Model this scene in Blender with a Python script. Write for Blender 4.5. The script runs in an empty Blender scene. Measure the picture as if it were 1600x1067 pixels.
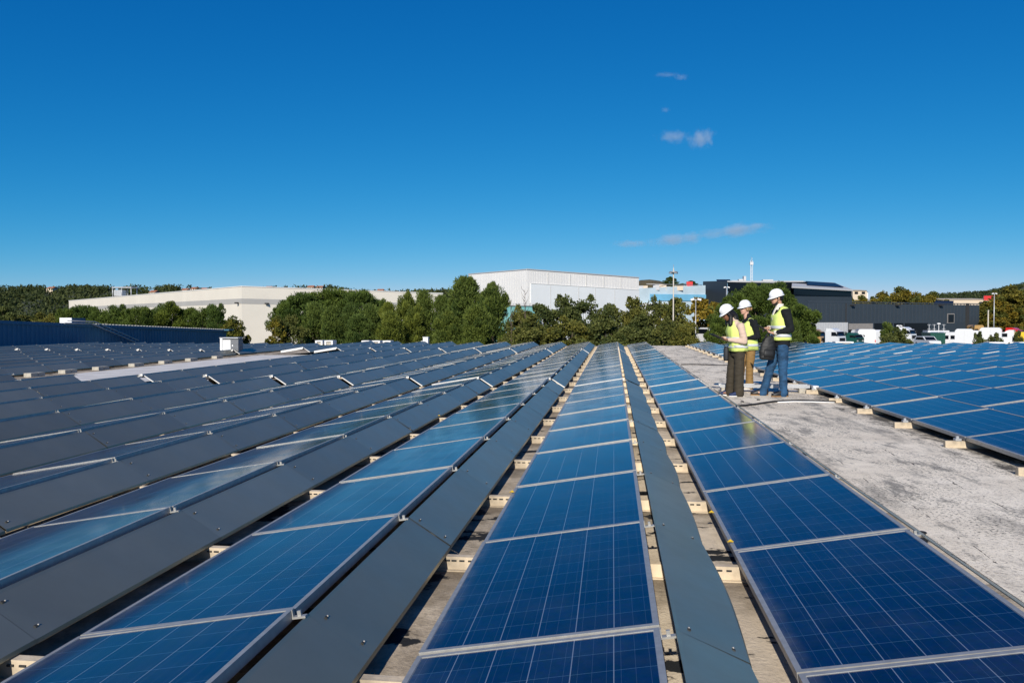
import bpy, bmesh, math, random
import numpy as np
from mathutils import Vector, Matrix, Euler
R = math.radians
PI = math.pi
SC = bpy.context.scene
COL = SC.collection

# ------------------------------------------------------------------ camera
CZ = 1.363
F_PX, YAW, PITCH = 1270.43, 0.124294, 0.0272438      # focal length in photo pixels, 1600 wide
cam_d = bpy.data.cameras.new('camera')
cam = bpy.data.objects.new('camera', cam_d)
COL.objects.link(cam)
cam_d.sensor_width = 36.0
cam_d.lens = F_PX / 1600 * 36
cam_d.clip_start = 0.05
cam_d.clip_end = 20000
cam.location = (0, 0, CZ)
cam.rotation_euler = (PI / 2 - PITCH, 0, YAW)
SC.camera = cam

# ------------------------------------------------------------------ sky and sun
SUN_EL, SUN_AZ = R(28.5), R(185.0)                   # azimuth clockwise from +Y: behind the camera, a little left
SC.world = bpy.data.worlds.new('World')
SC.world.use_nodes = True
nt = SC.world.node_tree
nt.nodes.clear()
w_out = nt.nodes.new('ShaderNodeOutputWorld')
w_bg = nt.nodes.new('ShaderNodeBackground')
w_sky = nt.nodes.new('ShaderNodeTexSky')
w_sky.sky_type = 'NISHITA'
w_sky.sun_disc = False
w_sky.sun_elevation = SUN_EL
w_sky.sun_rotation = SUN_AZ
w_sky.altitude = 200
w_sky.air_density = 0.7
w_sky.dust_density = 0.0
w_sky.ozone_density = 2.0
w_bg.inputs['Strength'].default_value = 0.098
# graded like the photograph's clear, polarised autumn sky: one power curve per channel
w_sep = nt.nodes.new('ShaderNodeSeparateColor'); w_com = nt.nodes.new('ShaderNodeCombineColor')
nt.links.new(w_sky.outputs[0], w_sep.inputs[0])
for i_, (ref, gain, power, top) in enumerate(((0.503, 0.150, 2.5, 0.8), (0.738, 0.472, 0.94, 2.4), (0.939, 0.775, 0.60, 4.0))):
    n1 = nt.nodes.new('ShaderNodeMath'); n1.operation = 'MULTIPLY'; n1.inputs[1].default_value = 0.09 / ref
    n2 = nt.nodes.new('ShaderNodeMath'); n2.operation = 'POWER'; n2.inputs[1].default_value = power
    n3 = nt.nodes.new('ShaderNodeMath'); n3.operation = 'MULTIPLY'; n3.inputs[1].default_value = gain / 0.098
    n4 = nt.nodes.new('ShaderNodeMath'); n4.operation = 'MINIMUM'; n4.inputs[1].default_value = top / 0.098
    nt.links.new(w_sep.outputs[i_], n1.inputs[0]); nt.links.new(n1.outputs[0], n2.inputs[0])
    nt.links.new(n2.outputs[0], n3.inputs[0]); nt.links.new(n3.outputs[0], n4.inputs[0]); nt.links.new(n4.outputs[0], w_com.inputs[i_])
nt.links.new(w_com.outputs[0], w_bg.inputs[0])
nt.links.new(w_bg.outputs[0], w_out.inputs[0])
sun_d = bpy.data.lights.new('sun', 'SUN')
sun_d.energy = 5.0
sun_d.angle = R(0.53)
sun_d.color = (1.0, 0.93, 0.82)
sun = bpy.data.objects.new('sun', sun_d)
COL.objects.link(sun)
to_sun = Vector((math.sin(SUN_AZ) * math.cos(SUN_EL), math.cos(SUN_AZ) * math.cos(SUN_EL), math.sin(SUN_EL)))
sun.rotation_euler = to_sun.to_track_quat('Z', 'Y').to_euler()
SC.view_settings.view_transform = 'Standard'
SC.view_settings.look = 'None'
SC.view_settings.exposure = 0.0
SC.view_settings.gamma = 1.0
SC.cycles.max_bounces = 8
SC.cycles.transparent_max_bounces = 12
SC.cycles.volume_bounces = 1

# ------------------------------------------------------------------ helpers
def cam_ray(u, v):
    a, b = (u - 800) / F_PX, (533.5 - v) / F_PX
    cp, sp, cy, sy = math.cos(PITCH), math.sin(PITCH), math.cos(YAW), math.sin(YAW)
    y, z = cp + b * sp, b * cp - sp
    return Vector((a * cy - y * sy, a * sy + y * cy, z))
def at(u, v, d):
    """the point seen in the survey photo at pixel u, v and d metres along the optical axis"""
    return Vector((0, 0, CZ)) + cam_ray(u, v) * d
def on_z(u, v, z=0.0):
    r = cam_ray(u, v)
    return Vector((0, 0, CZ)) + r * ((z - CZ) / r.z)
def to_px(p):
    x, y, z = p[0], p[1], p[2] - CZ
    cp, sp, cy, sy = math.cos(PITCH), math.sin(PITCH), math.cos(YAW), math.sin(YAW)
    X, Y = x * cy + y * sy, -x * sy + y * cy
    d, u = Y * cp - z * sp, z * cp + Y * sp
    if d < 0.05: return None
    return 800 + F_PX * X / d, 533.5 - F_PX * u / d

def tag(o, label=None, cat=None, group=None, kind=None):
    if label: o['label'] = label
    if cat: o['category'] = cat
    if group: o['group'] = group
    if kind: o['kind'] = kind
    return o
def empty(name, loc, rz=0.0, label=None, cat=None, group=None):
    o = bpy.data.objects.new(name, None)
    o.empty_display_size = 0.2
    o.location = loc
    o.rotation_euler = (0, 0, rz)
    COL.objects.link(o)
    return tag(o, label, cat, group)

class MB:
    """collects polygons for ONE mesh"""
    def __init__(s): s.v, s.f, s.m, s.uv, s.sm = [], [], [], [], []
    def add(s, vs, fs, m=0, M=None, uvs=None, smooth=False):
        b = len(s.v)
        s.v += [tuple(M @ Vector(p)) if M is not None else tuple(p) for p in vs]
        for i, f in enumerate(fs):
            s.f.append(tuple(b + k for k in f)); s.m.append(m); s.sm.append(smooth)
            s.uv.append(uvs[i] if uvs else None)
        return s
    def box(s, lo, hi, m=0, M=None):
        (x0, y0, z0), (x1, y1, z1) = lo, hi
        vs = [(x0,y0,z0),(x1,y0,z0),(x1,y1,z0),(x0,y1,z0),(x0,y0,z1),(x1,y0,z1),(x1,y1,z1),(x0,y1,z1)]
        return s.add(vs, [(0,3,2,1),(4,5,6,7),(0,1,5,4),(1,2,6,5),(2,3,7,6),(3,0,4,7)], m, M)
    def prism(s, prof, y0, y1, m=0, M=None):
        """profile in x,z extruded along y"""
        n = len(prof)
        vs = [(x, y0, z) for x, z in prof] + [(x, y1, z) for x, z in prof]
        fs = [tuple(range(n)), tuple(range(2*n-1, n-1, -1))] + [(i, i+n, (i+1) % n + n, (i+1) % n) for i in range(n)]
        return s.add(vs, fs, m, M)
    def column(s, foot, z0, z1, m=0, M=None):
        """footprint x,y pulled up from z0 to z1 (numbers or one per corner)"""
        n = len(foot)
        a = z0 if isinstance(z0, (list, tuple)) else [z0]*n
        c = z1 if isinstance(z1, (list, tuple)) else [z1]*n
        vs = [(p[0], p[1], a[i]) for i, p in enumerate(foot)] + [(p[0], p[1], c[i]) for i, p in enumerate(foot)]
        fs = [tuple(range(n-1, -1, -1)), tuple(range(n, 2*n))] + [(i, (i+1) % n, (i+1) % n + n, i+n) for i in range(n)]
        return s.add(vs, fs, m, M)
    def tube(s, pts, rad, seg=8, m=0, M=None, cap=True, smooth=True, flat=None):
        pts = [Vector(p) for p in pts]; n = len(pts)
        if not isinstance(rad, (list, tuple)): rad = [rad]*n
        vs, fs = [], []
        up = None
        for i, p in enumerate(pts):
            t = (pts[min(i+1, n-1)] - pts[max(i-1, 0)])
            t = t.normalized() if t.length > 1e-9 else Vector((0,0,1))
            if up is None:
                up = Vector((0,0,1)) if abs(t.z) < 0.9 else Vector((1,0,0))
            a = t.cross(up)
            a = a.normalized() if a.length > 1e-6 else Vector((1,0,0))
            b = a.cross(t).normalized(); up = b
            r = rad[i]; ra, rb = r if isinstance(r, tuple) else (r, r)
            for k in range(seg):
                q = 2*PI*k/seg
                vs.append(p + a*ra*math.cos(q) + b*rb*math.sin(q))
        for i in range(n-1):
            for k in range(seg):
                k2 = (k+1) % seg
                fs.append((i*seg+k, i*seg+k2, (i+1)*seg+k2, (i+1)*seg+k))
        s.add(vs, fs, m, M, smooth=smooth)
        if cap:
            b = len(s.v) - len(vs)
            s.f.append(tuple(b + k for k in range(seg-1, -1, -1))); s.m.append(m); s.uv.append(None); s.sm.append(False)
            s.f.append(tuple(b + (n-1)*seg + k for k in range(seg))); s.m.append(m); s.uv.append(None); s.sm.append(False)
        return s
    def rings(s, rs, seg=20, m=0, M=None, smooth=True, cap=True):
        """stack of horizontal ellipses: (z, cx, cy, rx, ry)"""
        vs, fs = [], []
        for (z, cx, cy, rx, ry) in rs:
            for k in range(seg):
                q = 2*PI*k/seg
                vs.append((cx + rx*math.cos(q), cy + ry*math.sin(q), z))
        for i in range(len(rs)-1):
            for k in range(seg):
                k2 = (k+1) % seg
                fs.append((i*seg+k, i*seg+k2, (i+1)*seg+k2, (i+1)*seg+k))
        if cap:
            fs.append(tuple(range(seg-1, -1, -1)))
            fs.append(tuple((len(rs)-1)*seg + k for k in range(seg)))
        return s.add(vs, fs, m, M, smooth=smooth)
    def ball(s, c, r, m=0, M=None, seg=14, n=8):
        rx, ry, rz = r if isinstance(r, tuple) else (r, r, r)
        rs = []
        for i in range(n+1):
            q = -PI/2 + PI*i/n
            k = max(math.cos(q), 0.02)
            rs.append((c[2] + rz*math.sin(q), c[0], c[1], rx*k, ry*k))
        return s.rings(rs, seg, m, M)
    def mesh(s, name, mats):
        me = bpy.data.meshes.new(name)
        me.from_pydata(s.v, [], s.f)
        for k in (mats if isinstance(mats, (list, tuple)) else [mats]): me.materials.append(k)
        me.polygons.foreach_set('material_index', s.m)
        me.polygons.foreach_set('use_smooth', s.sm)
        if any(u is not None for u in s.uv):
            lay = me.uv_layers.new(name='UVMap')
            flat = []
            for f, u in zip(s.f, s.uv): flat += [c for q in (u or [(0, 0)]*len(f)) for c in q]
            lay.data.foreach_set('uv', flat)
        me.update()
        return me
    def build(s, name, mats, parent=None, loc=None, rot=None):
        o = bpy.data.objects.new(name, s.mesh(name, mats))
        COL.objects.link(o)
        if parent: o.parent = parent
        if loc is not None: o.location = loc
        if rot is not None: o.rotation_euler = rot
        return o

def new_mat(name):
    m = bpy.data.materials.new(name); m.use_nodes = True
    t = m.node_tree
    return m, t, t.nodes['Principled BSDF']
def node(t, kind, **kw):
    n = t.nodes.new(kind)
    for k, v in kw.items():
        if k in n.inputs: n.inputs[k].default_value = v
        else: setattr(n, k, v)
    return n
def ramp(t, fac, stops):
    r = t.nodes.new('ShaderNodeValToRGB')
    e = r.color_ramp.elements
    while len(e) < len(stops): e.new(0.5)
    for i, (p, c) in enumerate(stops):
        e[i].position = p
        e[i].color = (c[0], c[1], c[2], 1) if isinstance(c, tuple) else (c, c, c, 1)
    t.links.new(fac, r.inputs[0])
    return r.outputs[0]
def mixc(t, fac, a, b, mode='MIX'):
    m = t.nodes.new('ShaderNodeMix'); m.data_type = 'RGBA'; m.blend_type = mode
    for sock, val in ((m.inputs[0], fac), (m.inputs[6], a), (m.inputs[7], b)):
        if isinstance(val, (int, float)): sock.default_value = val
        elif isinstance(val, tuple): sock.default_value = (*val, 1)
        else: t.links.new(val, sock)
    return m.outputs[2]
def math_n(t, op, a, b=None, c=None):
    m = t.nodes.new('ShaderNodeMath'); m.operation = op
    for i, val in enumerate((a, b, c)):
        if val is None: continue
        if isinstance(val, (int, float)): m.inputs[i].default_value = val
        else: t.links.new(val, m.inputs[i])
    return m.outputs[0]
def bump(t, p, h, strength=0.3, dist=0.01):
    b = t.nodes.new('ShaderNodeBump')
    b.inputs['Strength'].default_value = strength; b.inputs['Distance'].default_value = dist
    t.links.new(h, b.inputs['Height']); t.links.new(b.outputs[0], p.inputs['Normal'])
def coords(t, kind='Object', scale=(1, 1, 1)):
    c = t.nodes.new('ShaderNodeTexCoord'); mp = t.nodes.new('ShaderNodeMapping')
    mp.inputs['Scale'].default_value = scale
    t.links.new(c.outputs[kind], mp.inputs[0])
    return mp.outputs[0]
def noise(t, vec, scale, detail=4, rough=0.55):
    n = node(t, 'ShaderNodeTexNoise', Scale=scale, Detail=detail, Roughness=rough)
    t.links.new(vec, n.inputs['Vector'])
    return n.outputs['Fac']
def mat(name, c, rough=0.6, metal=0.0, var=0.12, scale=6.0, bmp=0.0, spec=0.5, wave=None, coat=0.0):
    """principled with noise variation; wave = (axis, period m, depth) for corrugation"""
    m, t, p = new_mat(name)
    p.inputs['Roughness'].default_value = rough
    p.inputs['Metallic'].default_value = metal
    p.inputs['Specular IOR Level'].default_value = spec
    p.inputs['Coat Weight'].default_value = coat
    v = coords(t)
    n = noise(t, v, scale)
    lo = tuple(k*(1-var) for k in c); hi = tuple(min(1, k*(1+var)) for k in c)
    col = ramp(t, n, [(0.3, lo), (0.7, hi)])
    t.links.new(col, p.inputs['Base Color'])
    if wave:
        ax, per, dep = wave
        sx = t.nodes.new('ShaderNodeSeparateXYZ'); t.links.new(v, sx.inputs[0])
        s = math_n(t, 'SINE', math_n(t, 'MULTIPLY', sx.outputs['XYZ'.index(ax)], 2*PI/per))
        s = math_n(t, 'MULTIPLY', math_n(t, 'TANH', math_n(t, 'MULTIPLY', s, 2.5)), 0.5)
        bump(t, p, s, 1.0, dep)
    elif bmp:
        bump(t, p, noise(t, v, scale*6, 5), bmp, 0.01)
    return m

# ------------------------------------------------------------------ materials
def make_cells():
    m, t, p = new_mat('solar_cells')
    p.inputs['Roughness'].default_value = 0.045
    p.inputs['IOR'].default_value = 1.5
    p.inputs['Specular IOR Level'].default_value = 0.34
    uv = t.nodes.new('ShaderNodeUVMap'); uv.uv_map = 'UVMap'
    sp = t.nodes.new('ShaderNodeSeparateXYZ'); t.links.new(uv.outputs[0], sp.inputs[0])
    U = math_n(t, 'MULTIPLY', sp.outputs[0], 6.0); V = math_n(t, 'MULTIPLY', sp.outputs[1], 10.0)
    def line(x, half):
        d = math_n(t, 'ABSOLUTE', math_n(t, 'SUBTRACT', math_n(t, 'FRACT', math_n(t, 'ADD', x, 0.5)), 0.5))
        return math_n(t, 'LESS_THAN', d, half)
    lu = line(U, 0.012); lv = line(V, 0.008)
    bus = line(math_n(t, 'ADD', math_n(t, 'MULTIPLY', U, 3.0), 0.5), 0.016)
    fl = t.nodes.new('ShaderNodeCombineXYZ')
    t.links.new(math_n(t, 'FLOOR', U), fl.inputs[0]); t.links.new(math_n(t, 'FLOOR', V), fl.inputs[1])
    oi = t.nodes.new('ShaderNodeObjectInfo')
    t.links.new(math_n(t, 'MULTIPLY', oi.outputs['Random'], 91.0), fl.inputs[2])
    wn = t.nodes.new('ShaderNodeTexWhiteNoise'); t.links.new(fl.outputs[0], wn.inputs['Vector'])
    cell = ramp(t, wn.outputs['Value'], [(0.0, (0.0012, 0.012, 0.050)), (0.5, (0.0015, 0.015, 0.059)), (1.0, (0.002, 0.019, 0.070))])
    v = coords(t)
    vo = node(t, 'ShaderNodeTexVoronoi', Scale=55.0); t.links.new(v, vo.inputs['Vector'])
    cell = mixc(t, 0.16, cell, vo.outputs['Color'], 'SOFT_LIGHT')
    cell = mixc(t, math_n(t, 'MULTIPLY', bus, 0.13), cell, (0.25, 0.36, 0.5))
    cell = mixc(t, math_n(t, 'MULTIPLY', lv, 0.30), cell, (0.20, 0.42, 0.60))
    cell = mixc(t, math_n(t, 'MULTIPLY', lu, 0.42), cell, (0.42, 0.5, 0.6))
    dust = math_n(t, 'ADD', ramp(t, noise(t, v, 2.2, 6, 0.65), [(0.45, 0.0), (0.85, 0.05)]), math_n(t, 'MULTIPLY', ramp(t, sp.outputs[0], [(0.0, 1.0), (0.07, 0.0)]), ramp(t, noise(t, v, 5.0, 5, 0.6), [(0.35, 0.0), (0.7, 0.22)])))
    cell = mixc(t, dust, cell, (0.42, 0.40, 0.36))
    t.links.new(cell, p.inputs['Base Color'])
    t.links.new(ramp(t, noise(t, v, 3.0, 5), [(0.35, 0.10), (0.75, 0.19)]), p.inputs['Roughness'])
    bump(t, p, noise(t, v, 1.3, 2), 0.04, 0.02)
    return m
M_CELLS = make_cells()
M_ALU = mat('aluminium_frame', (0.43, 0.425, 0.40), 0.5, 0.5, 0.14, 20)
M_ALU_BRIGHT = mat('bright_aluminium', (0.80, 0.78, 0.73), 0.5, 0.15, 0.08, 20)
M_BACKSHEET = mat('panel_backsheet', (0.55, 0.55, 0.53), 0.7)
def make_deflector():
    m, t, p = new_mat('deflector_metal')
    v = coords(t)
    p.inputs['Metallic'].default_value = 0.7
    n = noise(t, v, 1.6, 5)
    col = ramp(t, n, [(0.3, (0.295, 0.285, 0.205)), (0.7, (0.37, 0.355, 0.26))])
    oi = t.nodes.new('ShaderNodeObjectInfo')
    col = mixc(t, 1.0, col, ramp(t, oi.outputs['Random'], [(0, 0.86), (1, 1.14)]), 'MULTIPLY')
    sc = noise(t, coords(t, 'Object', (3, 40, 40)), 3.0, 6, 0.7)
    col = mixc(t, ramp(t, sc, [(0.66, 0.0), (0.78, 0.3)]), col, (0.42, 0.4, 0.36))
    t.links.new(col, p.inputs['Base Color'])
    t.links.new(ramp(t, noise(t, v, 5, 5), [(0.3, 0.30), (0.7, 0.40)]), p.inputs['Roughness'])
    bump(t, p, noise(t, v, 1.3, 2), 0.45, 0.03)
    return m
M_DEFL = make_deflector()
M_SLOT = mat('slot_dark', (0.03, 0.03, 0.03), 0.8)
M_BOLT = mat('bolt_zinc', (0.48, 0.46, 0.42), 0.5, 0.5)
M_RAIL = mat('weathered_rail', (0.52, 0.43, 0.31), 0.8, 0.0, 0.42, 6, 0.3)

Y0, PITCH_Y = 3.008, 1.56
def make_roof(name, base, dirt, tar_amt, crack, sp_=1.0):
    m, t, p = new_mat(name)
    p.inputs['Roughness'].default_value = 0.9
    p.inputs['Specular IOR Level'].default_value = 0.2
    v = coords(t)
    big = noise(t, v, 0.5, 6, 0.6)
    col = ramp(t, big, [(0.32, dirt), (0.62, base)])
    mid = noise(t, v, 4.5, 7, 0.7)
    col = mixc(t, ramp(t, mid, [(0.45, 0.0), (0.75, 0.45)]), col, tuple(k*0.55 for k in dirt))
    st = coords(t, 'Object', (1.6, 0.45, 1.0))
    grime = noise(t, st, 1.1, 8, 0.68)
    col = mixc(t, ramp(t, grime, [(0.53, 0.0), (0.70, 0.85)]), col, (0.17, 0.165, 0.15))
    fine = noise(t, v, 42.0, 5, 0.7)
    area = noise(t, coords(t, 'Object', (1.0, 0.5, 1.0)), 1.4, 4, 0.6)
    spots = math_n(t, 'MULTIPLY', ramp(t, fine, [(0.53, 0.0), (0.60, 1.0)]), ramp(t, area, [(0.36, 0.0), (0.60, 1.0)]))
    col = mixc(t, math_n(t, 'MULTIPLY', spots, 0.85*sp_), col, (0.055, 0.052, 0.046))
    speck = noise(t, v, 120.0, 3, 0.6)
    col = mixc(t, ramp(t, speck, [(0.60, 0.0), (0.68, 0.55*sp_)]), col, (0.10, 0.095, 0.085))
    lich = noise(t, coords(t, 'Object', (1.0, 0.7, 1.0)), 14.0, 8, 0.75)
    col = mixc(t, ramp(t, lich, [(0.60, 0.0), (0.66, 0.8*sp_)]), col, (0.045, 0.044, 0.042))
    if crack:
        w = node(t, 'ShaderNodeTexNoise', Scale=2.2, Detail=7.0, Roughness=0.7)
        t.links.new(coords(t, 'Object', (1, 0.35, 1)), w.inputs['Vector'])
        ad = t.nodes.new('ShaderNodeVectorMath'); ad.operation = 'SCALE'; ad.inputs[3].default_value = 0.22
        t.links.new(w.outputs['Color'], ad.inputs[0])
        a2 = t.nodes.new('ShaderNodeVectorMath'); a2.operation = 'ADD'
        t.links.new(v, a2.inputs[0]); t.links.new(ad.outputs[0], a2.inputs[1])
        sx = t.nodes.new('ShaderNodeSeparateXYZ'); t.links.new(a2.outputs[0], sx.inputs[0])
        fr = math_n(t, 'ABSOLUTE', math_n(t, 'SUBTRACT', math_n(t, 'FRACT', math_n(t, 'MULTIPLY', sx.outputs[0], 1.55)), 0.5))
        ln = math_n(t, 'MULTIPLY', math_n(t, 'LESS_THAN', fr, 0.006), ramp(t, noise(t, v, 3.3, 5), [(0.50, 0.0), (0.54, 1.0)]))
        col = mixc(t, ln, col, (0.03, 0.028, 0.025))
    sxyz = t.nodes.new('ShaderNodeSeparateXYZ'); t.links.new(v, sxyz.inputs[0])
    if crack:                                    # grime gathers along the right array; below its edge shade is painted in too
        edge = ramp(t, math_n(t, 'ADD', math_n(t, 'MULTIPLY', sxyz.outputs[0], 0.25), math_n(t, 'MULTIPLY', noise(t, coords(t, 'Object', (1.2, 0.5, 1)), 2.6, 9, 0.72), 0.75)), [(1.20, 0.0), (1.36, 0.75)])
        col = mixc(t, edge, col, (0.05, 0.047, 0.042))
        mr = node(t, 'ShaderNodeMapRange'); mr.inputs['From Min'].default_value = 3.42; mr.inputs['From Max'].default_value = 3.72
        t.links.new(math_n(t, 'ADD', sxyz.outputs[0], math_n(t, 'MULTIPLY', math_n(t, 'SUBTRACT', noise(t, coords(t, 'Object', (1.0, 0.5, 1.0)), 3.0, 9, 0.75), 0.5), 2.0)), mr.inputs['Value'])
        col = mixc(t, math_n(t, 'MULTIPLY', mr.outputs['Result'], 0.88), col, (0.028, 0.026, 0.023))  # near-black below the low edge: dirt and moss plus the array's painted shadow
        blot = noise(t, coords(t, 'Object', (1.5, 0.45, 1)), 2.1, 10, 0.78)
        col = mixc(t, ramp(t, blot, [(0.53, 0.0), (0.60, 0.7)]), col, (0.16, 0.155, 0.14))
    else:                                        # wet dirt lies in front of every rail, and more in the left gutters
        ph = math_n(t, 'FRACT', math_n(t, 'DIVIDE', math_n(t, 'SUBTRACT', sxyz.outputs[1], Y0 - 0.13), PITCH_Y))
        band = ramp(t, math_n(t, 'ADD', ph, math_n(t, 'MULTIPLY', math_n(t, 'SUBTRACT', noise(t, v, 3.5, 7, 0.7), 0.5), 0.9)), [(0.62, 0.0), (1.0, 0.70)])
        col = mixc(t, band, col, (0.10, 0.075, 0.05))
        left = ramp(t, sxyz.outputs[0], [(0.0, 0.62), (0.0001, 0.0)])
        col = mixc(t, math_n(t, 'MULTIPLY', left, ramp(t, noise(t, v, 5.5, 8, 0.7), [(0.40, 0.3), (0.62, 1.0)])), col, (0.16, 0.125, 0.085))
    tar = noise(t, coords(t, 'Object', (0.9, 1.4, 1.0)), 1.7, 9, 0.62)
    col = mixc(t, ramp(t, tar, [(tar_amt, 0.0), (tar_amt + 0.015, 1.0)]), col, (0.022, 0.024, 0.026))
    t.links.new(col, p.inputs['Base Color'])
    bump(t, p, math_n(t, 'ADD', fine, mid), 0.5, 0.012)
    return m
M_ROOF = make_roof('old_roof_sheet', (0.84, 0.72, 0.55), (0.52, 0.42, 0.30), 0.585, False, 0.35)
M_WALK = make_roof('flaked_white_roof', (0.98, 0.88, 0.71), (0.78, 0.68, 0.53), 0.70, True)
M_WHITE_ROOF = mat('white_roof_sheet', (0.66, 0.63, 0.58), 0.8, 0, 0.12, 2.0, wave=('Y', 0.9, 0.015))
M_CONC = mat('concrete_block', (0.42, 0.39, 0.33), 0.9, 0, 0.2, 12, 0.4)
M_BLACK = mat('black_rubber', (0.012, 0.012, 0.013), 0.6)
M_WHITE_PAINT = mat('white_paint', (0.80, 0.80, 0.79), 0.45, 0, 0.04)
M_GALV = mat('galvanised_steel', (0.50, 0.51, 0.52), 0.45, 0.5)
M_GREY_LOUVRE = mat('grey_louvre', (0.20, 0.21, 0.23), 0.6, 0, 0.1, 5, wave=('Z', 0.06, 0.02))
M_CREAM = mat('cream_cladding', (0.74, 0.69, 0.60), 0.7, 0, 0.04, 0.3)
M_CREAM_BAND = mat('grey_cladding_band', (0.42, 0.41, 0.39), 0.7, 0, 0.05, 0.3)
M_WHITE_CLAD = mat('white_ribbed_cladding', (0.74, 0.73, 0.71), 0.6, 0, 0.04, 0.2)
M_PALE_CLAD = mat('pale_blue_white_cladding', (0.74, 0.77, 0.78), 0.6, 0, 0.04, 0.2)
M_JOINT = mat('cladding_joint', (0.58, 0.58, 0.57), 0.7)
M_CYAN = mat('cyan_cladding', (0.15, 0.40, 0.58), 0.6, 0, 0.08, 0.4)
M_PALECYAN = mat('pale_cyan_cladding', (0.44, 0.55, 0.61), 0.6, 0, 0.10, 0.4)
M_TEAL = mat('teal_cladding', (0.22, 0.50, 0.48), 0.6)
M_ROOF_PV = mat('dark_roof_modules', (0.010, 0.016, 0.035), 0.45, 0, 0.1, 2.0, spec=0.25)
M_ANTH = mat('anthracite_cladding', (0.036, 0.048, 0.060), 0.5, 0.0, 0.06, 0.4)
M_ANTH_RIB = mat('anthracite_ribs', (0.044, 0.056, 0.070), 0.5)
M_BLUE_WALL = mat('blue_corrugated_sheet', (0.055, 0.155, 0.245), 0.42, 0.0, 0.08, 1.0)
M_GLASS_DARK = mat('dark_glass', (0.006, 0.008, 0.012), 0.12, 0, 0.05, spec=0.25)
M_GREY_ROOF = mat('light_grey_roof', (0.46, 0.47, 0.48), 0.7)
M_LIGHT_PANEL = mat('light_grey_sandwich_panel', (0.48, 0.49, 0.50), 0.6)
M_SHUTTER = mat('grey_shutter', (0.30, 0.28, 0.26), 0.6, 0, 0.1, 2, wave=('Z', 0.14, 0.03))
M_WHITE_TRUCK = mat('white_lorry_paint', (0.72, 0.73, 0.74), 0.3, 0, 0.03, coat=0.5)
M_GOLD_TRUCK = mat('ochre_lorry_paint', (0.50, 0.30, 0.10), 0.35, 0.1, 0.05, coat=0.5)
M_RED_TRUCK = mat('red_lorry_paint', (0.60, 0.025, 0.02), 0.35, 0, 0.05, coat=0.5)
M_YELLOW = mat('yellow_paint', (0.80, 0.52, 0.03), 0.4)
M_GREEN_BOX = mat('dark_green_paint', (0.008, 0.075, 0.055), 0.5)
M_TERRA = mat('terracotta_tiles', (0.42, 0.17, 0.09), 0.8, 0, 0.2, 3)
M_PLASTER = mat('cream_plaster', (0.62, 0.52, 0.40), 0.85)
M_ASPHALT = mat('asphalt', (0.055, 0.055, 0.055), 0.9, 0, 0.2, 1.0)
M_BARK = mat('bark', (0.10, 0.075, 0.055), 0.9, 0, 0.25, 8, 0.4)
M_POLE = mat('pale_pole', (0.55, 0.50, 0.42), 0.6)
M_SKIN_TAN = mat('skin_tan', (0.50, 0.29, 0.19), 0.5, 0, 0.05, 20)
M_SKIN_DARK = mat('skin_brown', (0.25, 0.115, 0.065), 0.5, 0, 0.05, 20)
M_SKIN_PALE = mat('skin_pale', (0.62, 0.36, 0.26), 0.5, 0, 0.05, 20)
M_LIPS = mat('lips', (0.33, 0.12, 0.09), 0.5)
M_EYE = mat('eye', (0.03, 0.02, 0.015), 0.2)
M_HAIR_BLACK = mat('black_hair', (0.010, 0.008, 0.007), 0.5, 0, 0.3, 40)
M_HAIR_BLOND = mat('blond_hair', (0.36, 0.22, 0.09), 0.5, 0, 0.25, 40)
M_HELMET = mat('white_hard_hat', (0.80, 0.81, 0.82), 0.28, 0, 0.02, coat=0.3)
M_VEST = mat('hi_vis_yellow', (0.66, 0.78, 0.20), 0.75, 0, 0.06, 8)
M_BAND = mat('reflective_band', (0.55, 0.57, 0.60), 0.5, 0, 0.08, 14)
M_SWEATER = mat('black_jersey', (0.010, 0.012, 0.014), 0.9, 0, 0.2, 20, spec=0.25)
M_BEIGE = mat('beige_jersey', (0.60, 0.45, 0.36), 0.85, 0, 0.06, 10)
M_SHIRT = mat('cream_shirt', (0.70, 0.65, 0.57), 0.8)
M_JEANS = mat('blue_denim', (0.013, 0.060, 0.135), 0.85, 0, 0.45, 9)
M_OLIVE = mat('dark_olive_cloth', (0.038, 0.030, 0.018), 0.85, 0, 0.15, 6)
M_TAN = mat('tan_corduroy', (0.25, 0.145, 0.045), 0.85, 0, 0.15, 6)
M_SHOE_BLACK = mat('black_leather', (0.012, 0.012, 0.013), 0.5)
M_SHOE_NAVY = mat('navy_suede', (0.010, 0.025, 0.085), 0.7)
M_SHOE_CREAM = mat('cream_suede', (0.52, 0.45, 0.36), 0.8)
M_SOLE_TAN = mat('tan_sole', (0.30, 0.17, 0.07), 0.7)
M_SOLE_WHITE = mat('white_sole', (0.78, 0.78, 0.76), 0.6)
M_BAG = mat('black_nylon', (0.010, 0.011, 0.012), 0.6, 0, 0.2, 15)
M_SCREEN = mat('dark_screen', (0.015, 0.018, 0.022), 0.12)

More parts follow.
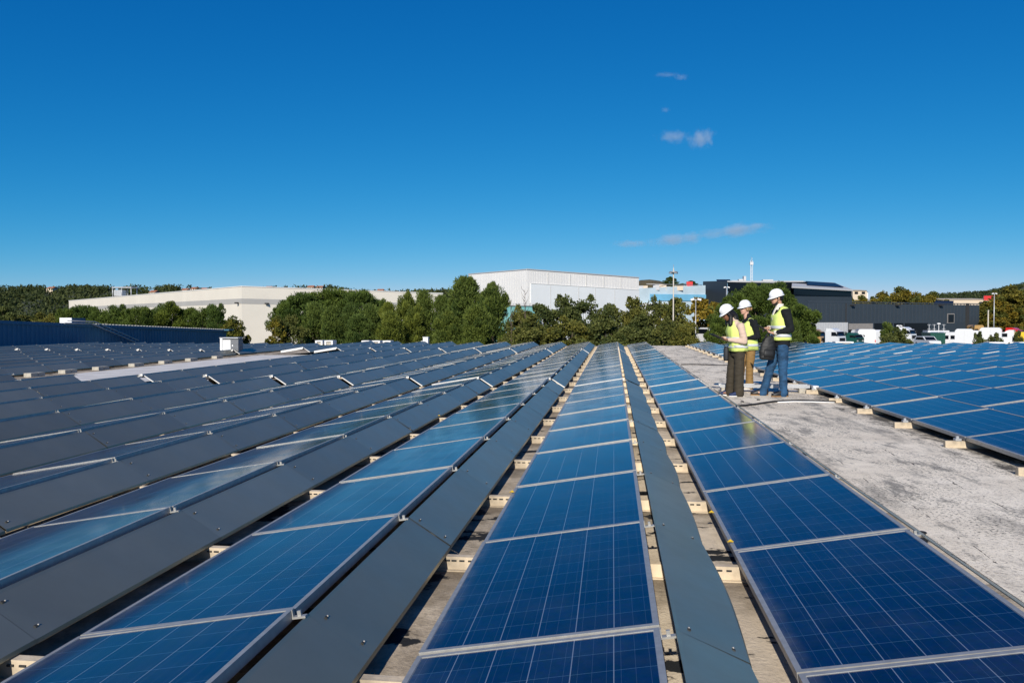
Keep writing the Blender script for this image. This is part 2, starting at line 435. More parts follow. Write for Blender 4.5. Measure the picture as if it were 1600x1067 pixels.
def make_leaf(name, dark, light, dry=None, dry_amt=0.0):
    m, t, p = new_mat(name)
    uv = t.nodes.new('ShaderNodeUVMap'); uv.uv_map = 'UVMap'
    sp = t.nodes.new('ShaderNodeSeparateXYZ'); t.links.new(uv.outputs[0], sp.inputs[0])
    k = math_n(t, 'ADD', math_n(t, 'MULTIPLY', sp.outputs[0], 0.5), math_n(t, 'MULTIPLY', sp.outputs[1], 0.5))
    col = ramp(t, k, [(0.15, dark), (0.8, light)])
    if dry:
        oi = t.nodes.new('ShaderNodeObjectInfo')
        sel = math_n(t, 'ADD', sp.outputs[1], math_n(t, 'MULTIPLY', oi.outputs['Random'], 0.25))
        col = mixc(t, ramp(t, sel, [(1.08 - dry_amt, 0.0), (1.18 - dry_amt, 0.9)]), col, dry)
    ob = t.nodes.new('ShaderNodeObjectInfo')
    col = mixc(t, 1.0, col, ramp(t, ob.outputs['Random'], [(0.0, (0.78, 0.86, 0.95)), (0.5, (1.0, 1.0, 1.0)), (1.0, (1.28, 1.12, 0.85))]), 'MULTIPLY')
    t.links.new(col, p.inputs['Base Color'])
    p.inputs['Roughness'].default_value = 0.65
    p.inputs['Specular IOR Level'].default_value = 0.2
    tr = t.nodes.new('ShaderNodeBsdfTranslucent'); t.links.new(col, tr.inputs[0])
    mx = t.nodes.new('ShaderNodeMixShader'); mx.inputs[0].default_value = 0.22
    t.links.new(p.outputs[0], mx.inputs[1]); t.links.new(tr.outputs[0], mx.inputs[2])
    t.links.new(mx.outputs[0], t.nodes['Material Output'].inputs[0])
    return m
L_PINE = make_leaf('pine_needles', (0.035, 0.064, 0.012), (0.122, 0.172, 0.030))
L_ALEPPO = make_leaf('aleppo_needles', (0.045, 0.078, 0.018), (0.156, 0.199, 0.038))
L_OLIVE = make_leaf('broad_leaves', (0.045, 0.066, 0.018), (0.165, 0.174, 0.044), (0.417, 0.296, 0.052), 0.06)
L_YELLOW = make_leaf('autumn_leaves', (0.139, 0.109, 0.016), (0.434, 0.295, 0.034), (0.109, 0.139, 0.031), 0.25)
L_PLANE = make_leaf('plane_leaves', (0.093, 0.090, 0.016), (0.295, 0.225, 0.031), (0.093, 0.116, 0.028), 0.3)
L_YGREEN = make_leaf('yellow_green_leaves', (0.070, 0.075, 0.014), (0.24, 0.22, 0.035), (0.06, 0.08, 0.02), 0.2)
L_FOREST = make_leaf('forest_leaves', (0.018, 0.034, 0.014), (0.066, 0.090, 0.036))

# ------------------------------------------------------------------ ground, roof and far land
def sheet(name, xs, ys, zf, m, kind='structure'):
    b = MB(); nx, ny = len(xs), len(ys)
    vs = [(x, y, zf(x, y)) for y in ys for x in xs]
    fs = [(j*nx+i, j*nx+i+1, (j+1)*nx+i+1, (j+1)*nx+i) for j in range(ny-1) for i in range(nx-1)]
    b.add(vs, fs)
    return tag(b.build(name, m), kind=kind)
GZ = -3.2
M_GROUND = mat('dry_ground', (0.16, 0.15, 0.09), 0.95, 0, 0.3, 0.05)
sheet('ground', [-9000, -500, 0, 500, 9000], [-300, 0, 400, 2000, 5200], lambda x, y: GZ - 0.02, M_GROUND)
sheet('parking_lot', [4, 120], [46, 185], lambda x, y: GZ - 0.015, M_ASPHALT)

def roof_z(x):
    pts = [(-60, -0.10), (-14, -0.10), (-9.4, -0.03), (1.70, -0.03), (1.95, 0.0), (60, 0.0)]
    for (a, za), (b, zb) in zip(pts, pts[1:]):
        if x <= b: return za + (zb-za)*(x-a)/(b-a)
    return 0.0
b = MB()
rx = [-29.5, -14, -9.4, 1.70, 1.95, 26]
n = len(rx)
prof = [(x, roof_z(x)) for x in rx] + [(26, GZ), (-29.5, GZ)]
b.prism(prof, -6, 42.6)
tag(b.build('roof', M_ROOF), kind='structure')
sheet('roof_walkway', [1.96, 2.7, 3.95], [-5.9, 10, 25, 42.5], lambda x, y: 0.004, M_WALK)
sheet('white_roof_strip', [-14.35, -14.0, -9.42, -8.9], [14.0, 31.6], lambda x, y: roof_z(x) + 0.004, M_WHITE_ROOF)

# ------------------------------------------------------------------ solar array
PW, PL, TILT = 0.919, 1.545, R(9.54)
PITCH_Y = 1.56
def panel_meshes():
    f = MB(); t = 0.022
    f.box((0, 0, -0.04), (t, PL, 0)); f.box((PW-t, 0, -0.04), (PW, PL, 0))
    f.box((t, 0, -0.04), (PW-t, t, 0)); f.box((t, PL-t, -0.04), (PW-t, PL, 0))
    g = MB()
    x0, x1, y0, y1 = t, PW-t, t, PL-t
    g.add([(x0,y0,-0.003),(x1,y0,-0.003),(x1,y1,-0.003),(x0,y1,-0.003)], [(0,1,2,3)], 0, None, [[(0,0),(1,0),(1,1),(0,1)]])
    g.add([(x0,y0,-0.010),(x1,y0,-0.010),(x1,y1,-0.010),(x0,y1,-0.010)], [(3,2,1,0)], 1)
    k = MB()
    k.box((PW+0.001, PL-0.035, -0.034), (PW+0.055, PL-0.010, -0.026))
    k.box((PW+0.001, PL-0.030, -0.026), (PW+0.005, PL-0.012, 0.002))
    k.box((PW+0.022, PL-0.028, -0.026), (PW+0.036, PL-0.016, -0.006))
    return f, g, k
F_MB, G_MB, K_MB = panel_meshes()
ME_FRAME, ME_GLASS, ME_CLAMP = F_MB.mesh('panel_frame', M_ALU), G_MB.mesh('cell_glass', [M_CELLS, M_BACKSHEET]), K_MB.mesh('panel_clamp', M_ALU)

def deflector_mb(seed, bow):
    """bent sheet from the high edge of one row down to the roof; origin under the high edge"""
    rng = random.Random(seed)
    b = MB(); N = 14; Lh = PL + 0.012
    base = [(0.054, -0.022), (0.066, -0.033), (0.180, -0.105), (0.298, -0.180), (0.302, -0.197)]
    th = 0.003
    vs = []
    tw = rng.uniform(-0.001, 0.001)
    for i in range(N+1):
        y = Lh*i/N; q = math.sin(PI*i/N)
        for side in (0, 1):
            for k, (x, z) in enumerate(base):
                w = k/(len(base)-1)
                ox = bow*q*w + tw*(i/N - .5)*w
                vs.append((x + ox + side*th*0.5, y, z + side*th + 0.35*ox))
    K = len(base); S = 2*K; fs = []
    for i in range(N):
        for k in range(K-1):
            a = i*S + K + k; fs.append((a, a+1, a+1+S, a+S))
            a = i*S + k; fs.append((a+1, a, a+S, a+1+S))
        for k in (0, K-1):
            a, c = i*S + k, i*S + K + k
            fs.append((a, c, c+S, a+S) if k == 0 else (c, a, a+S, c+S))
    b.add(vs, fs, 0)
    for yy in (0.075,):
        for w in (0.16, 0.80):
            x = 0.066 + (0.298-0.066)*w; z = -0.033 - 0.147*w
            M = Matrix.Translation((x + 0.003, yy, z + 0.004)) @ Matrix.Rotation(R(31), 4, 'Y')
            b.rings([(0, 0, 0, 0.0048, 0.0048), (0.003, 0, 0, 0.0045, 0.0045), (0.005, 0, 0, 0.002, 0.002)], 8, 1, M)
            b.box((-0.006, -0.022, 0.0), (0.006, -0.008, 0.0025), 2, M)
    return b
DEFL_MB = [deflector_mb(i, bw) for i, bw in enumerate((0.001, 0.003, 0.012, 0.022))]
ME_DEFL = [d.mesh('wind_deflector', [M_DEFL, M_BOLT, M_SLOT]) for d in DEFL_MB]

ORD = ['first','second','third','fourth','fifth','sixth','seventh','eighth','ninth','tenth','eleventh','twelfth','thirteenth','fourteenth','fifteenth','sixteenth','seventeenth','eighteenth','nineteenth','twentieth','twenty-first','twenty-second','twenty-third','twenty-fourth','twenty-fifth']
rows = []       # name, X of low edge, Z of low edge, list of (y, where)
Y0 = 3.008
def spans_main():
    out = []
    for k in range(-2, 8): out.append((Y0 + PITCH_Y*k - (0.06 if k == 7 else 0)*0, '%s before near white joint' % ORD[7-k], k))
    y = 15.60
    for k in range(10): out.append((y + PITCH_Y*k, '%s beyond near white joint' % ORD[k], 8+k))
    y = 31.36
    for k in range(6): out.append((y + PITCH_Y*k, '%s beyond far white joint' % ORD[k], 18+k))
    return out
for r in range(1, -10, -1):
    sp = spans_main()
    if r in (-8, -9): sp = [s for s in sp if not 8 <= s[2] < 18]
    XL = -4.924 + 1.396*(r+3)
    rows.append(dict(r=r, XL=XL, ZL=0.09, spans=sp, joints=[15.60, 31.36] if r > -8 else [31.36],
                     name='%s row left of pale walkway' % ORD[1-r], bow=(2, 3) if r == 0 else (0, 1)))
for k in range(10):
    XH = -15.35 - 1.36*k
    rows.append(dict(r=-10-k, XL=XH-0.907, ZL=-0.01, spans=[s for s in spans_main() if s[0] > 8], joints=[15.60, 31.36],
                     name='%s row left of white roof strip' % ORD[k], bow=(0, 1)))
for j in range(15):
    sp = []
    for k in range(-6, 13): sp.append((9.10 + 1.57*k, '%s before white joint' % ORD[12-k], k))
    for k in range(7): sp.append((29.66 + 1.57*k, '%s beyond white joint' % ORD[k], 13+k))
    rows.append(dict(r=2+j, XL=3.69 + 1.41*j, ZL=0.12, spans=sp, joints=[29.66], name='%s row right of pale walkway' % ORD[j], bow=(0, 1)))

def px_area(pts):
    q = [to_px(p) for p in pts]
    if any(k is None for k in q): return 0.0
    a = 0.0
    for (x0, y0), (x1, y1) in zip(q, q[1:] + q[:1]): a += x0*y1 - x1*y0
    a = -a/2
    cx, cy = [min(max(k[0], 0), 1600) for k in q], [min(max(k[1], 0), 1067) for k in q]
    bw, bh = max(k[0] for k in q)-min(k[0] for k in q), max(k[1] for k in q)-min(k[1] for k in q)
    vis = ((max(cx)-min(cx))*(max(cy)-min(cy)))/max(bw*bh, 1e-6)
    return a*vis
panels, defls = [], []
ct, st_ = math.cos(TILT), math.sin(TILT)
for row in rows:
    for (y, where, k) in row['spans']:
        XL, ZL = row['XL'], row['ZL']
        XH, ZH = XL + PW*ct, ZL + PW*st_
        pa = px_area([(XL, y, ZL), (XH, y, ZH), (XH, y+PL, ZH), (XL, y+PL, ZL)])
        if row['r'] < -4: pa *= 0.2
        da = px_area([(XH+.05, y, ZH-.02), (XH+.3, y, ZH-.18), (XH+.3, y+PL, ZH-.18), (XH+.05, y+PL, ZH-.02)])
        if row['r'] == 1: da = max(da, 0) + 60*(8/max(y, 1))
        panels.append((pa, row, y, where, k)); defls.append((da, row, y, where, k))
rnd = random.Random(5)
panels.sort(key=lambda q: -q[0]); defls.sort(key=lambda q: -q[0])
def jitter(k): return rnd.uniform(-k, k)
rest = MB()
for i, (a, row, y, where, k) in enumerate(panels):
    rot = (R(jitter(0.22)), -TILT + R(jitter(0.25)), R(jitter(0.08)))
    if i < 298 and a > 3:
        e = empty('solar_panel', (row['XL'], y, row['ZL']), 0, 'blue solar panel, %s in %s' % (where, row['name']), 'solar panel', 'blue solar panels on the roof')
        e.rotation_euler = rot
        for nm, me in (('frame', ME_FRAME), ('cell_glass', ME_GLASS), ('clamp', ME_CLAMP)):
            o = bpy.data.objects.new(nm, me); COL.objects.link(o); o.parent = e
    else:
        M = Matrix.Translation((row['XL'], y, row['ZL'])) @ Euler(rot).to_matrix().to_4x4()
        rest.add(F_MB.v, F_MB.f, 0, M)
        rest.add(G_MB.v[:4], G_MB.f[:1], 1, M, G_MB.uv[:1])
        rest.add(K_MB.v, K_MB.f, 2, M)
tag(rest.build('far_solar_panels', [M_ALU, M_CELLS, M_ALU]), 'blue solar panels of the farther rows reaching the roof edge', 'solar panels', kind='stuff')
rest = MB()
for i, (a, row, y, where, k) in enumerate(defls):
    v = rnd.randint(*row['bow'])
    loc = (row['XL'] + PW*ct, y - 0.009, row['ZL'] + PW*st_)
    if i < 298 and a > 3:
        o = bpy.data.objects.new('wind_deflector', ME_DEFL[v]); COL.objects.link(o)
        if k in (7, 17): o.scale.y = 0.90
        o.location = loc; o.rotation_euler = (R(jitter(0.1)), R(jitter(0.7) - (9 if row['r'] == 0 else 0)), 0)
        tag(o, 'grey metal deflector, %s behind %s' % (where, row['name']), 'wind deflector', 'grey wind deflectors behind the panels')
    else:
        M = Matrix.Translation(loc) @ Matrix.Rotation(R(jitter(0.25)), 4, 'Y')
        rest.add(DEFL_MB[v].v, DEFL_MB[v].f, 0, M)
tag(rest.build('far_wind_deflectors', [M_DEFL]), 'grey metal deflector sheets of the farther rows', 'wind deflectors', kind='stuff')

# end supports, bright in the sun, where a table of panels starts again after a joint
def end_support_mb():
    b = MB(); c, s = ct, st_
    b.prism([(0.0, 0.003), (PW*c, PW*s+0.003), (PW*c, PW*s-0.075), (0.0, -0.070)], -0.040, -0.006)
    b.prism([(PW*c+0.052, PW*s-0.036), (PW*c+0.066, PW*s-0.027), (PW*c+0.305, PW*s-0.179), (PW*c+0.290, PW*s-0.194)], -0.026, -0.011)
    b.box((PW*c+0.0005, -0.040, PW*s-0.042), (PW*c+0.03, -0.006, PW*s+0.004))
    return b
ME_END = end_support_mb().mesh('end_support', M_ALU_BRIGHT)
for row in rows:
    for ji, y in enumerate(row['joints']):
        o = bpy.data.objects.new('end_support', ME_END); COL.objects.link(o)
        o.location = (row['XL'], y, row['ZL'])
        jn = 'white joint' if row['r'] > 1 or len(row['joints']) == 1 else ('near white joint', 'far white joint')[ji]
        tag(o, 'white aluminium end support at %s of %s' % (jn, row['name']), 'end support', 'white end supports at the joints')

# rails under the rows, one at every seam
def rail_mb(x0, x1, zb):
    b = MB(); pr = []
    for (yy, zz) in ((-0.055, 0.0), (-0.055, 0.006), (-0.030, 0.006), (-0.024, 0.074), (0.024, 0.074), (0.030, 0.006), (0.055, 0.006), (0.055, 0.0)): pr.append((yy, zz))
    vs = [(x0, a, zb+c) for a, c in pr] + [(x1, a, zb+c) for a, c in pr]
    n = len(pr)
    b.add(vs, [tuple(range(n)), tuple(range(2*n-1, n-1, -1))] + [(i, i+n, (i+1) % n + n, (i+1) % n) for i in range(n)], 0)
    return b
seams = sorted(set(round(s[0], 3) for s in spans_main()))
for i, y in enumerate(seams):
    x0 = -11.0 if y < 15 or y > 31 else -8.9
    b = rail_mb(x0, 1.80, -0.03)
    for r in range(-4, 2):                      # slotted holes where the rail shows between the rows
        g0 = -4.924 + 1.396*(r+3) - 0.20
        for q in range(4):
            xx = g0 + 0.045*q + rnd.uniform(0, .01)
            b.box((xx, -0.0315, 0.020), (xx+0.028, -0.0255, 0.028), 1)
    o = b.build('mounting_rail', [M_RAIL, M_SLOT], None, (0, y - 0.13, 0))
    tag(o, 'beige slotted rail beneath %s panels of left rows' % spans_main()[i][1].replace('white ', ''), 'mounting rail', 'beige rails under the left rows')
for k in range(-6, 21):
    y = 9.10 + 1.57*k + (0 if k < 13 else 0.15)
    b = rail_mb(3.50, 24.5, 0.0)
    b.box((3.60, -0.03, 0.075), (3.66, 0.03, 0.10), 1); b.box((3.615, -0.012, 0.10), (3.64, 0.012, 0.125), 1)
    o = b.build('mounting_rail', [M_RAIL, M_GALV], None, (0, y + 0.03, 0))
    wh = ('%s before white joint' % ORD[12-k]) if k < 13 else ('%s beyond white joint' % ORD[k-13])
    tag(o, 'beige rail stub on walkway under %s panels of right rows' % wh, 'mounting rail', 'beige rails under the right rows')

# things lying on the roof
for i, (u, v) in enumerate(((42, 588), (107, 583), (167, 578), (220, 572.5), (265, 568), (306, 564), (347, 560))):
    p = on_z(u, v, -0.10)
    b = MB(); b.box((-0.1, -0.26, 0), (0.1, -0.01, 0.10)); b.box((-0.1, 0.01, 0), (0.1, 0.26, 0.095))
    tag(b.build('ballast_block', M_CONC, None, (-14.72, p.y, -0.10), (0, 0, R(jitter(4)))),
        'grey concrete block pair under deflector edge, %s along white roof strip' % ORD[i], 'concrete block', 'concrete blocks beside the white roof strip')
e = empty('roof_vent_unit', on_z(362, 553, -0.06), R(8), 'tall grey box unit with white side standing on the white roof strip', 'ventilation unit')
e.scale = (0.84, 0.84, 0.88)
b = MB(); b.box((-0.32, -0.30, 0.05), (0.42, 0.42, 0.72)); b.build('housing', M_GREY_LOUVRE, e)
b = MB(); b.box((-0.44, -0.36, 0.0), (-0.325, 0.46, 0.74)); b.build('side_frame', M_WHITE_PAINT, e)
b = MB(); b.box((-0.32, -0.318, 0.12), (0.05, -0.303, 0.66)); b.build('front_panel', M_WHITE_PAINT, e)
b = MB(); b.box((-0.46, -0.38, 0.74), (0.44, 0.46, 0.775)); b.build('lid', M_GALV, e)
b = MB(); b.box((0.12, -0.312, 0.36), (0.17, -0.303, 0.44)); b.build('handle', M_WHITE_PAINT, e)

def roof_light(u, v, w, label, big=0.20):
    p = on_z(u, v, 0.0); p.y = min(p.y, 42.0)
    e = empty('skylight', (p.x, 41.8, 0.0), 0, label, 'skylight', 'white framed skylights at the roof edge')
    b = MB(); h = big
    b.box((-w/2, -0.3, 0), (-w/2+0.09, 0.3, h)); b.box((w/2-0.09, -0.3, 0), (w/2, 0.3, h)); b.box((-w/2+0.09, -0.3, h-0.06), (w/2-0.09, 0.3, h))
    b.build('frame', M_WHITE_PAINT, e)
    b = MB(); b.box((-w/2+0.09, -0.24, 0), (w/2-0.09, 0.24, h-0.063)); b.build('infill', M_CONC, e)
for u, w, l in ((1433, 0.80, 'white framed skylight at roof edge in front of round bushes'), (1467, 0.72, 'white framed skylight at roof edge before dark green container'),
                (1500, 0.78, 'white framed skylight at roof edge before white van'), (1533, 0.80, 'white framed skylight at roof edge before white lorry body'),
                (1567, 0.74, 'white framed skylight at roof edge before white truck cab at far right'), (1250, 0.85, 'white framed skylight at roof edge under round pine, left of ochre truck')):
    roof_light(u, 534, w, l, 0.27)
for u, w, l in ((556, 0.4, 'small low white skylight, leftmost at the roof edge below the pines'), (570, 0.45, 'small low white skylight second from left below the pines'),
                (622, 0.42, 'small low white skylight third from left below the pines'), (637, 0.42, 'small low white skylight fourth from left below the pines'), (652, 0.42, 'small low white skylight fifth from left below the pines')):
    roof_light(u, 534, w, l, 0.24)
e = empty('roof_vent_unit', (on_z(706, 534).x, 41.6, 0), 0, 'small white box unit at the roof edge below the big pine', 'ventilation unit')
b = MB(); b.box((-0.12, -0.15, 0), (0.14, 0.15, 0.42)); b.build('housing', M_WHITE_PAINT, e)
b = MB(); b.box((-0.24, -0.12, 0), (-0.125, 0.12, 0.24)); b.build('duct', M_GALV, e)
b = MB(); b.box((-0.14, -0.17, 0.42), (0.16, 0.17, 0.45)); b.build('lid', M_GALV, e)

# cable tray, cables and pipe crossing the walkway
b = MB(); b.box((0, -0.10, 0.09), (1.62, 0.10, 0.10)); b.box((0, -0.105, 0.09), (1.62, -0.10, 0.15)); b.box((0, 0.10, 0.09), (1.62, 0.105, 0.15))
for i in range(13): b.box((0.05+i*0.125, -0.112, 0.085), (0.075+i*0.125, -0.105, 0.14))
e = empty('cable_tray', (1.98, 15.65, 0), 0, 'grey metal cable tray crossing the pale walkway behind the feet of the workers', 'cable tray')
b.build('tray', M_GALV, e)
for x in (0.12, 1.52):
    b = MB(); b.box((x-0.10, -0.16, 0.0), (x+0.02, -0.02, 0.088)); b.build('support_block', M_CONC if x > 1 else M_CONC, e)
b = MB(); b.box((1.66, -0.18, 0.0), (1.76, -0.04, 0.14)); b.build('end_block', M_WHITE_PAINT, e)
cab = [on_z(u, v, 0.02) for u, v in ((1150, 634), (1165, 633), (1180, 631.5), (1195, 629), (1210, 627), (1230, 626), (1250, 625.5), (1270, 625.8), (1290, 627), (1306, 627.5))]
b = MB(); b.tube(cab, 0.016, 6); tag(b.build('cable', M_BLACK), 'black cable curving over the pale walkway in front of the workers', 'cable')
b = MB(); b.tube([on_z(u, v, 0.014) for u, v in ((1215, 628.4), (1240, 627.4), (1270, 627.8), (1304, 629))], 0.010, 8); tag(b.build('conduit_pipe', M_WHITE_PAINT), 'thin white pipe lying beside the black cable on the walkway', 'pipe')
cab = [(2.0 + 0.3*i, 24.6 + 0.25*math.sin(i*1.3), 0.018) for i in range(7)]
b = MB(); b.tube(cab, 0.014, 6); tag(b.build('cable', M_BLACK), 'dark thin cable crossing the far part of the pale walkway', 'cable')
for i, (u, v) in enumerate(((1160, 628), (1185, 625), (1146, 716 - 70), (1440, 834))):
    p = on_z(u, v, 0.006)
    b = MB(); b.ball((0, 0, 0.008), (0.035, 0.025, 0.012), seg=7, n=4)
    tag(b.build('debris', M_BLACK, None, p), ['small dark debris lump by the black cable end', 'tiny dark debris speck below the black shoes', 'small dark debris lump beside the near edge of panels', 'small dark debris lump alone on the near walkway'][i], 'debris')
for i, (u, v) in enumerate(((795, 770), (1107, 802), (1136, 848), (683, 650))):
    p = on_z(u, v, 0.095)
    b = MB(); b.add([(0, 0, 0), (0.018, -0.008, 0.006), (0.034, 0.002, 0.0), (0.040, 0.018, 0.002), (0.022, 0.026, 0.012), (0.006, 0.018, 0.004)], [(0, 1, 2, 3, 4, 5), (5, 4, 3, 2, 1, 0)])
    tag(b.build('fallen_leaf', M_YELLOW, None, p + Vector((0, 0, .004))), ['yellow leaf stuck on low frame edge of middle row', 'yellow leaf on frame of the walkway row, upper of two', 'yellow leaf on frame of the walkway row, lower of two', 'yellow leaf in gutter of third row left of walkway'][i], 'leaf')
# ------------------------------------------------------------------ buildings
def foot(u, d):
    p = at(u, 499, d); return (p.x, p.y)
def zat(v, d): return CZ + (499 - v)/F_PX*d
def lerp2(a, b, k): return (a[0]+(b[0]-a[0])*k, a[1]+(b[1]-a[1])*k)
def off(a, b, k):
    """unit normal of a->b pointing to the right of the walking direction, times k"""
    dx, dy = b[0]-a[0], b[1]-a[1]; l = math.hypot(dx, dy)
    return (dy/l*k, -dx/l*k)
def shift(p, o): return (p[0]+o[0], p[1]+o[1])
def skin_box(mb, a, b, z0, z1, proud, m=0):
    """slab on the face a->b, standing proud of it by `proud` towards the viewer side"""
    o = off(a, b, proud); i = off(a, b, 0.0)
    mb.column([shift(a, o), shift(b, o), shift(b, i), shift(a, i)], z0, z1, m)

# blue corrugated hall on the left, gable verge falling away from the viewer
e = empty('corrugated_hall', (-28.5, 45, GZ), 0, 'dark blue corrugated metal hall standing left of the solar array', 'hall')
def hall_part(name, m, mb): 
    o = mb.build(name, m, e); o.location = (28.5, -45, -GZ); return o
WX = -28.5
def wz(y): return 1.33 - (y-34)*0.0325
b = MB(); ys = np.arange(24, 57.01, 0.25); vs = []; fs = []
for i, y in enumerate(ys):
    pass
prof = []
yy = 24.0
while yy < 57:
    prof += [(yy, 0.0), (yy+0.14, 0.0), (yy+0.17, 0.035), (yy+0.28, 0.035)]; yy += 0.31
vs = [(WX+q, y, GZ) for y, q in prof] + [(WX+q, y, wz(y)-0.14) for y, q in prof]
n = len(prof)
b.add(vs, [(i, i+1, i+1+n, i+n) for i in range(n-1)])
b.add([(WX-12, 24, GZ), (WX, 24, GZ), (WX, 24, wz(24)-.14), (WX-12, 24, wz(24)+.2)], [(0,1,2,3)])
b.add([(WX, 57, GZ), (WX-12, 57, GZ), (WX-12, 57, wz(57)+.2), (WX, 57, wz(57)-.14)], [(0,1,2,3)])
hall_part('wall', M_BLUE_WALL, b)
b = MB(); b.add([(WX+0.02, 23.8, wz(23.8)-0.02), (WX+0.02, 57.2, wz(57.2)-0.02), (WX-12, 57.2, wz(57.2)+.35), (WX-12, 23.8, wz(23.8)+.35)], [(0,1,2,3)])
hall_part('roof', mat('blue_roof_sheet', (0.05, 0.10, 0.16), 0.5), b)
b = MB(); b.add([(WX+.06, 23.8, wz(23.8)-.15), (WX+.10, 23.8, wz(23.8)-.15), (WX+.10, 23.8, wz(23.8)+.005), (WX+.06, 23.8, wz(23.8)+.005),
                 (WX+.06, 57.2, wz(57.2)-.15), (WX+.10, 57.2, wz(57.2)-.15), (WX+.10, 57.2, wz(57.2)+.005), (WX+.06, 57.2, wz(57.2)+.005)],
                [(0,1,2,3),(7,6,5,4),(1,5,6,2),(2,6,7,3),(3,7,4,0),(0,4,5,1)])
hall_part('fascia', M_BLUE_WALL, b)
b = MB(); yy = 40.0
while yy < 57: b.box((WX-0.05, yy, wz(yy)+0.010), (WX+0.11, yy+0.10, wz(yy)+0.05)); yy += 0.31
hall_part('ridge_teeth', M_ALU, b)
b = MB(); b.box((WX+0.0, 56.6, wz(57)-0.05), (WX+0.5, 57.4, wz(57)+0.04)); hall_part('gutter', M_BLUE_WALL, b)
p0 = Vector((WX+0.16, 41.3, wz(41.3)+0.03)); p1 = Vector((WX+0.30, 45.2, -0.02))
e2 = empty('access_ladder', p1, 0, 'thin metal access ladder sloping down the blue corrugated hall', 'ladder')
b = MB(); b.tube([p0 + Vector((0, -2.2, 0.05)), p0, p1], 0.035, 6); b.tube([p0 + Vector((.0, -2.0, 0.17)), p0 + Vector((0, .3, .10)), p1 + Vector((0, .3, .12))], 0.03, 6)
o = b.build('side_rail', M_GALV, e2); o.location = -p1
b = MB()
for i in range(12):
    q = p0.lerp(p1, (i+.5)/12); b.tube([q, q + Vector((0, .27, .11))], 0.014, 5)
o = b.build('rung', M_GALV, e2); o.location = -p1
e2 = empty('roof_vent_unit', (WX-0.9, 41.0, wz(41.0)), 0, 'grey box unit with pale end on top of blue corrugated hall', 'ventilation unit')
b = MB(); b.box((-.35, -.3, -.1), (.35, .8, 0.33)); b.build('housing', M_GREY_LOUVRE, e2)
b = MB(); b.box((-.35, -.36, -.1), (.35, -.305, 0.34)); b.build('end_panel', M_WHITE_PAINT, e2)

# cream warehouse
c0, c1, c2 = foot(378, 110), foot(108, 196), foot(692, 128)
zt = zat(448, 110); zr = zat(459, 128)
back = (c1[0]+c2[0]-c0[0], c1[1]+c2[1]-c0[1])
e = empty('warehouse', (*c0, GZ), 0, 'long cream warehouse with grey band, partly hidden by dark pines', 'warehouse')
def rel(o, e): o.location = -e.location; return o
b = MB(); b.column([c0, c2, back, c1], GZ, [zt, zr, zt, zt]); rel(b.build('wall', M_CREAM, e), e)
b = MB()
for a, q, za, zq in ((c0, c2, zt, zr), (c1, c0, zt, zt)): skin_box(b, a, q, [za-2.32, zq-2.32, zq-2.32, za-2.32], [za-1.6, zq-1.6, zq-1.6, za-1.6], 0.02)
rel(b.build('stripe_band', M_CREAM_BAND, e), e)
b = MB()
for a, q, za, zq in ((c0, c2, zt, zr), (c1, c0, zt, zt)): skin_box(b, a, q, [za-.02, zq-.02, zq-.02, za-.02], [za+.1, zq+.1, zq+.1, za+.1], 0.06)
rel(b.build('parapet_cap', M_WHITE_CLAD, e), e)
b = MB()
for (u, v, d) in ((371, 473, 110.8), (418, 474, 111.9)):
    p = at(u, v, d); b.box((p.x-.2, p.y-.5, p.z-.12), (p.x+.2, p.y, p.z+.06))
rel(b.build('wall_lamp', M_SLOT, e), e)
p = at(195, 461, 165)
e = empty('roof_cage', (p.x, p.y, zt), 0, 'small open metal frame standing on the cream warehouse roof', 'roof frame')
b = MB()
for x in (-2, 0, 2):
    for y in (-1, 1): b.tube([(x, y, -.5), (x, y, 2.2)], 0.09, 5)
b.box((-2.1, -1.1, 1.9), (2.1, 1.1, 2.1)); b.build('frame', M_GALV, e)
b = MB(); b.box((-1.8, -.9, .3), (-.2, .9, 1.5)); b.build('tank', M_GALV, e)

# white ribbed hall in the middle
c0, c1, c2 = foot(823, 150), foot(732, 166), foot(998, 168)
back = (c1[0]+c2[0]-c0[0], c1[1]+c2[1]-c0[1])
zt = zat(421.5, 150); zr = zat(434.5, 168)
def zz(d0, k0=0.0, k1=1.0): return [zt+(zr-zt)*k0+d0, zt+(zr-zt)*k1+d0, zt+(zr-zt)*k1+d0, zt+(zr-zt)*k0+d0]
e = empty('industrial_hall', (*c0, GZ), 0, 'tall white ribbed industrial hall rising behind the middle trees', 'hall')
b = MB(); b.column([c0, c2, back, c1], GZ, [zt, zr, zt, zt]); rel(b.build('wall', M_WHITE_CLAD, e), e)
b = MB()
for a, q, N in ((c0, c2, 70), (c1, c0, 36)):
    for i in range(N):
        k = (i+.5)/N; g = lerp2(a, q, k-.06/N); h = lerp2(a, q, k+.06/N); skin_box(b, g, h, GZ, zz(-.3, k, k) if a is c0 else zt-.3, 0.03)
rel(b.build('rib', M_WHITE_CLAD, e), e)
b = MB(); zl = -2.55
skin_box(b, lerp2(c0, c2, .03), c2, GZ, zz(zl, .03), 0.15); rel(b.build('lower_facade', M_PALE_CLAD, e), e)
b = MB()
for k in (.17, .36, .50, .66, .82): skin_box(b, lerp2(c0, c2, k-.0025), lerp2(c0, c2, k+.0025), zz(zl+.05, k, k), zz(-.25, k, k), 0.09)
for k in (.19, .43, .58, .76): skin_box(b, lerp2(c0, c2, k-.0025), lerp2(c0, c2, k+.0025), GZ, zz(zl-.1, k, k), 0.18)
skin_box(b, lerp2(c0, c2, .03), c2, zz(zl, .03), zz(zl+.08, .03), 0.20)
rel(b.build('panel_joint', M_JOINT, e), e)
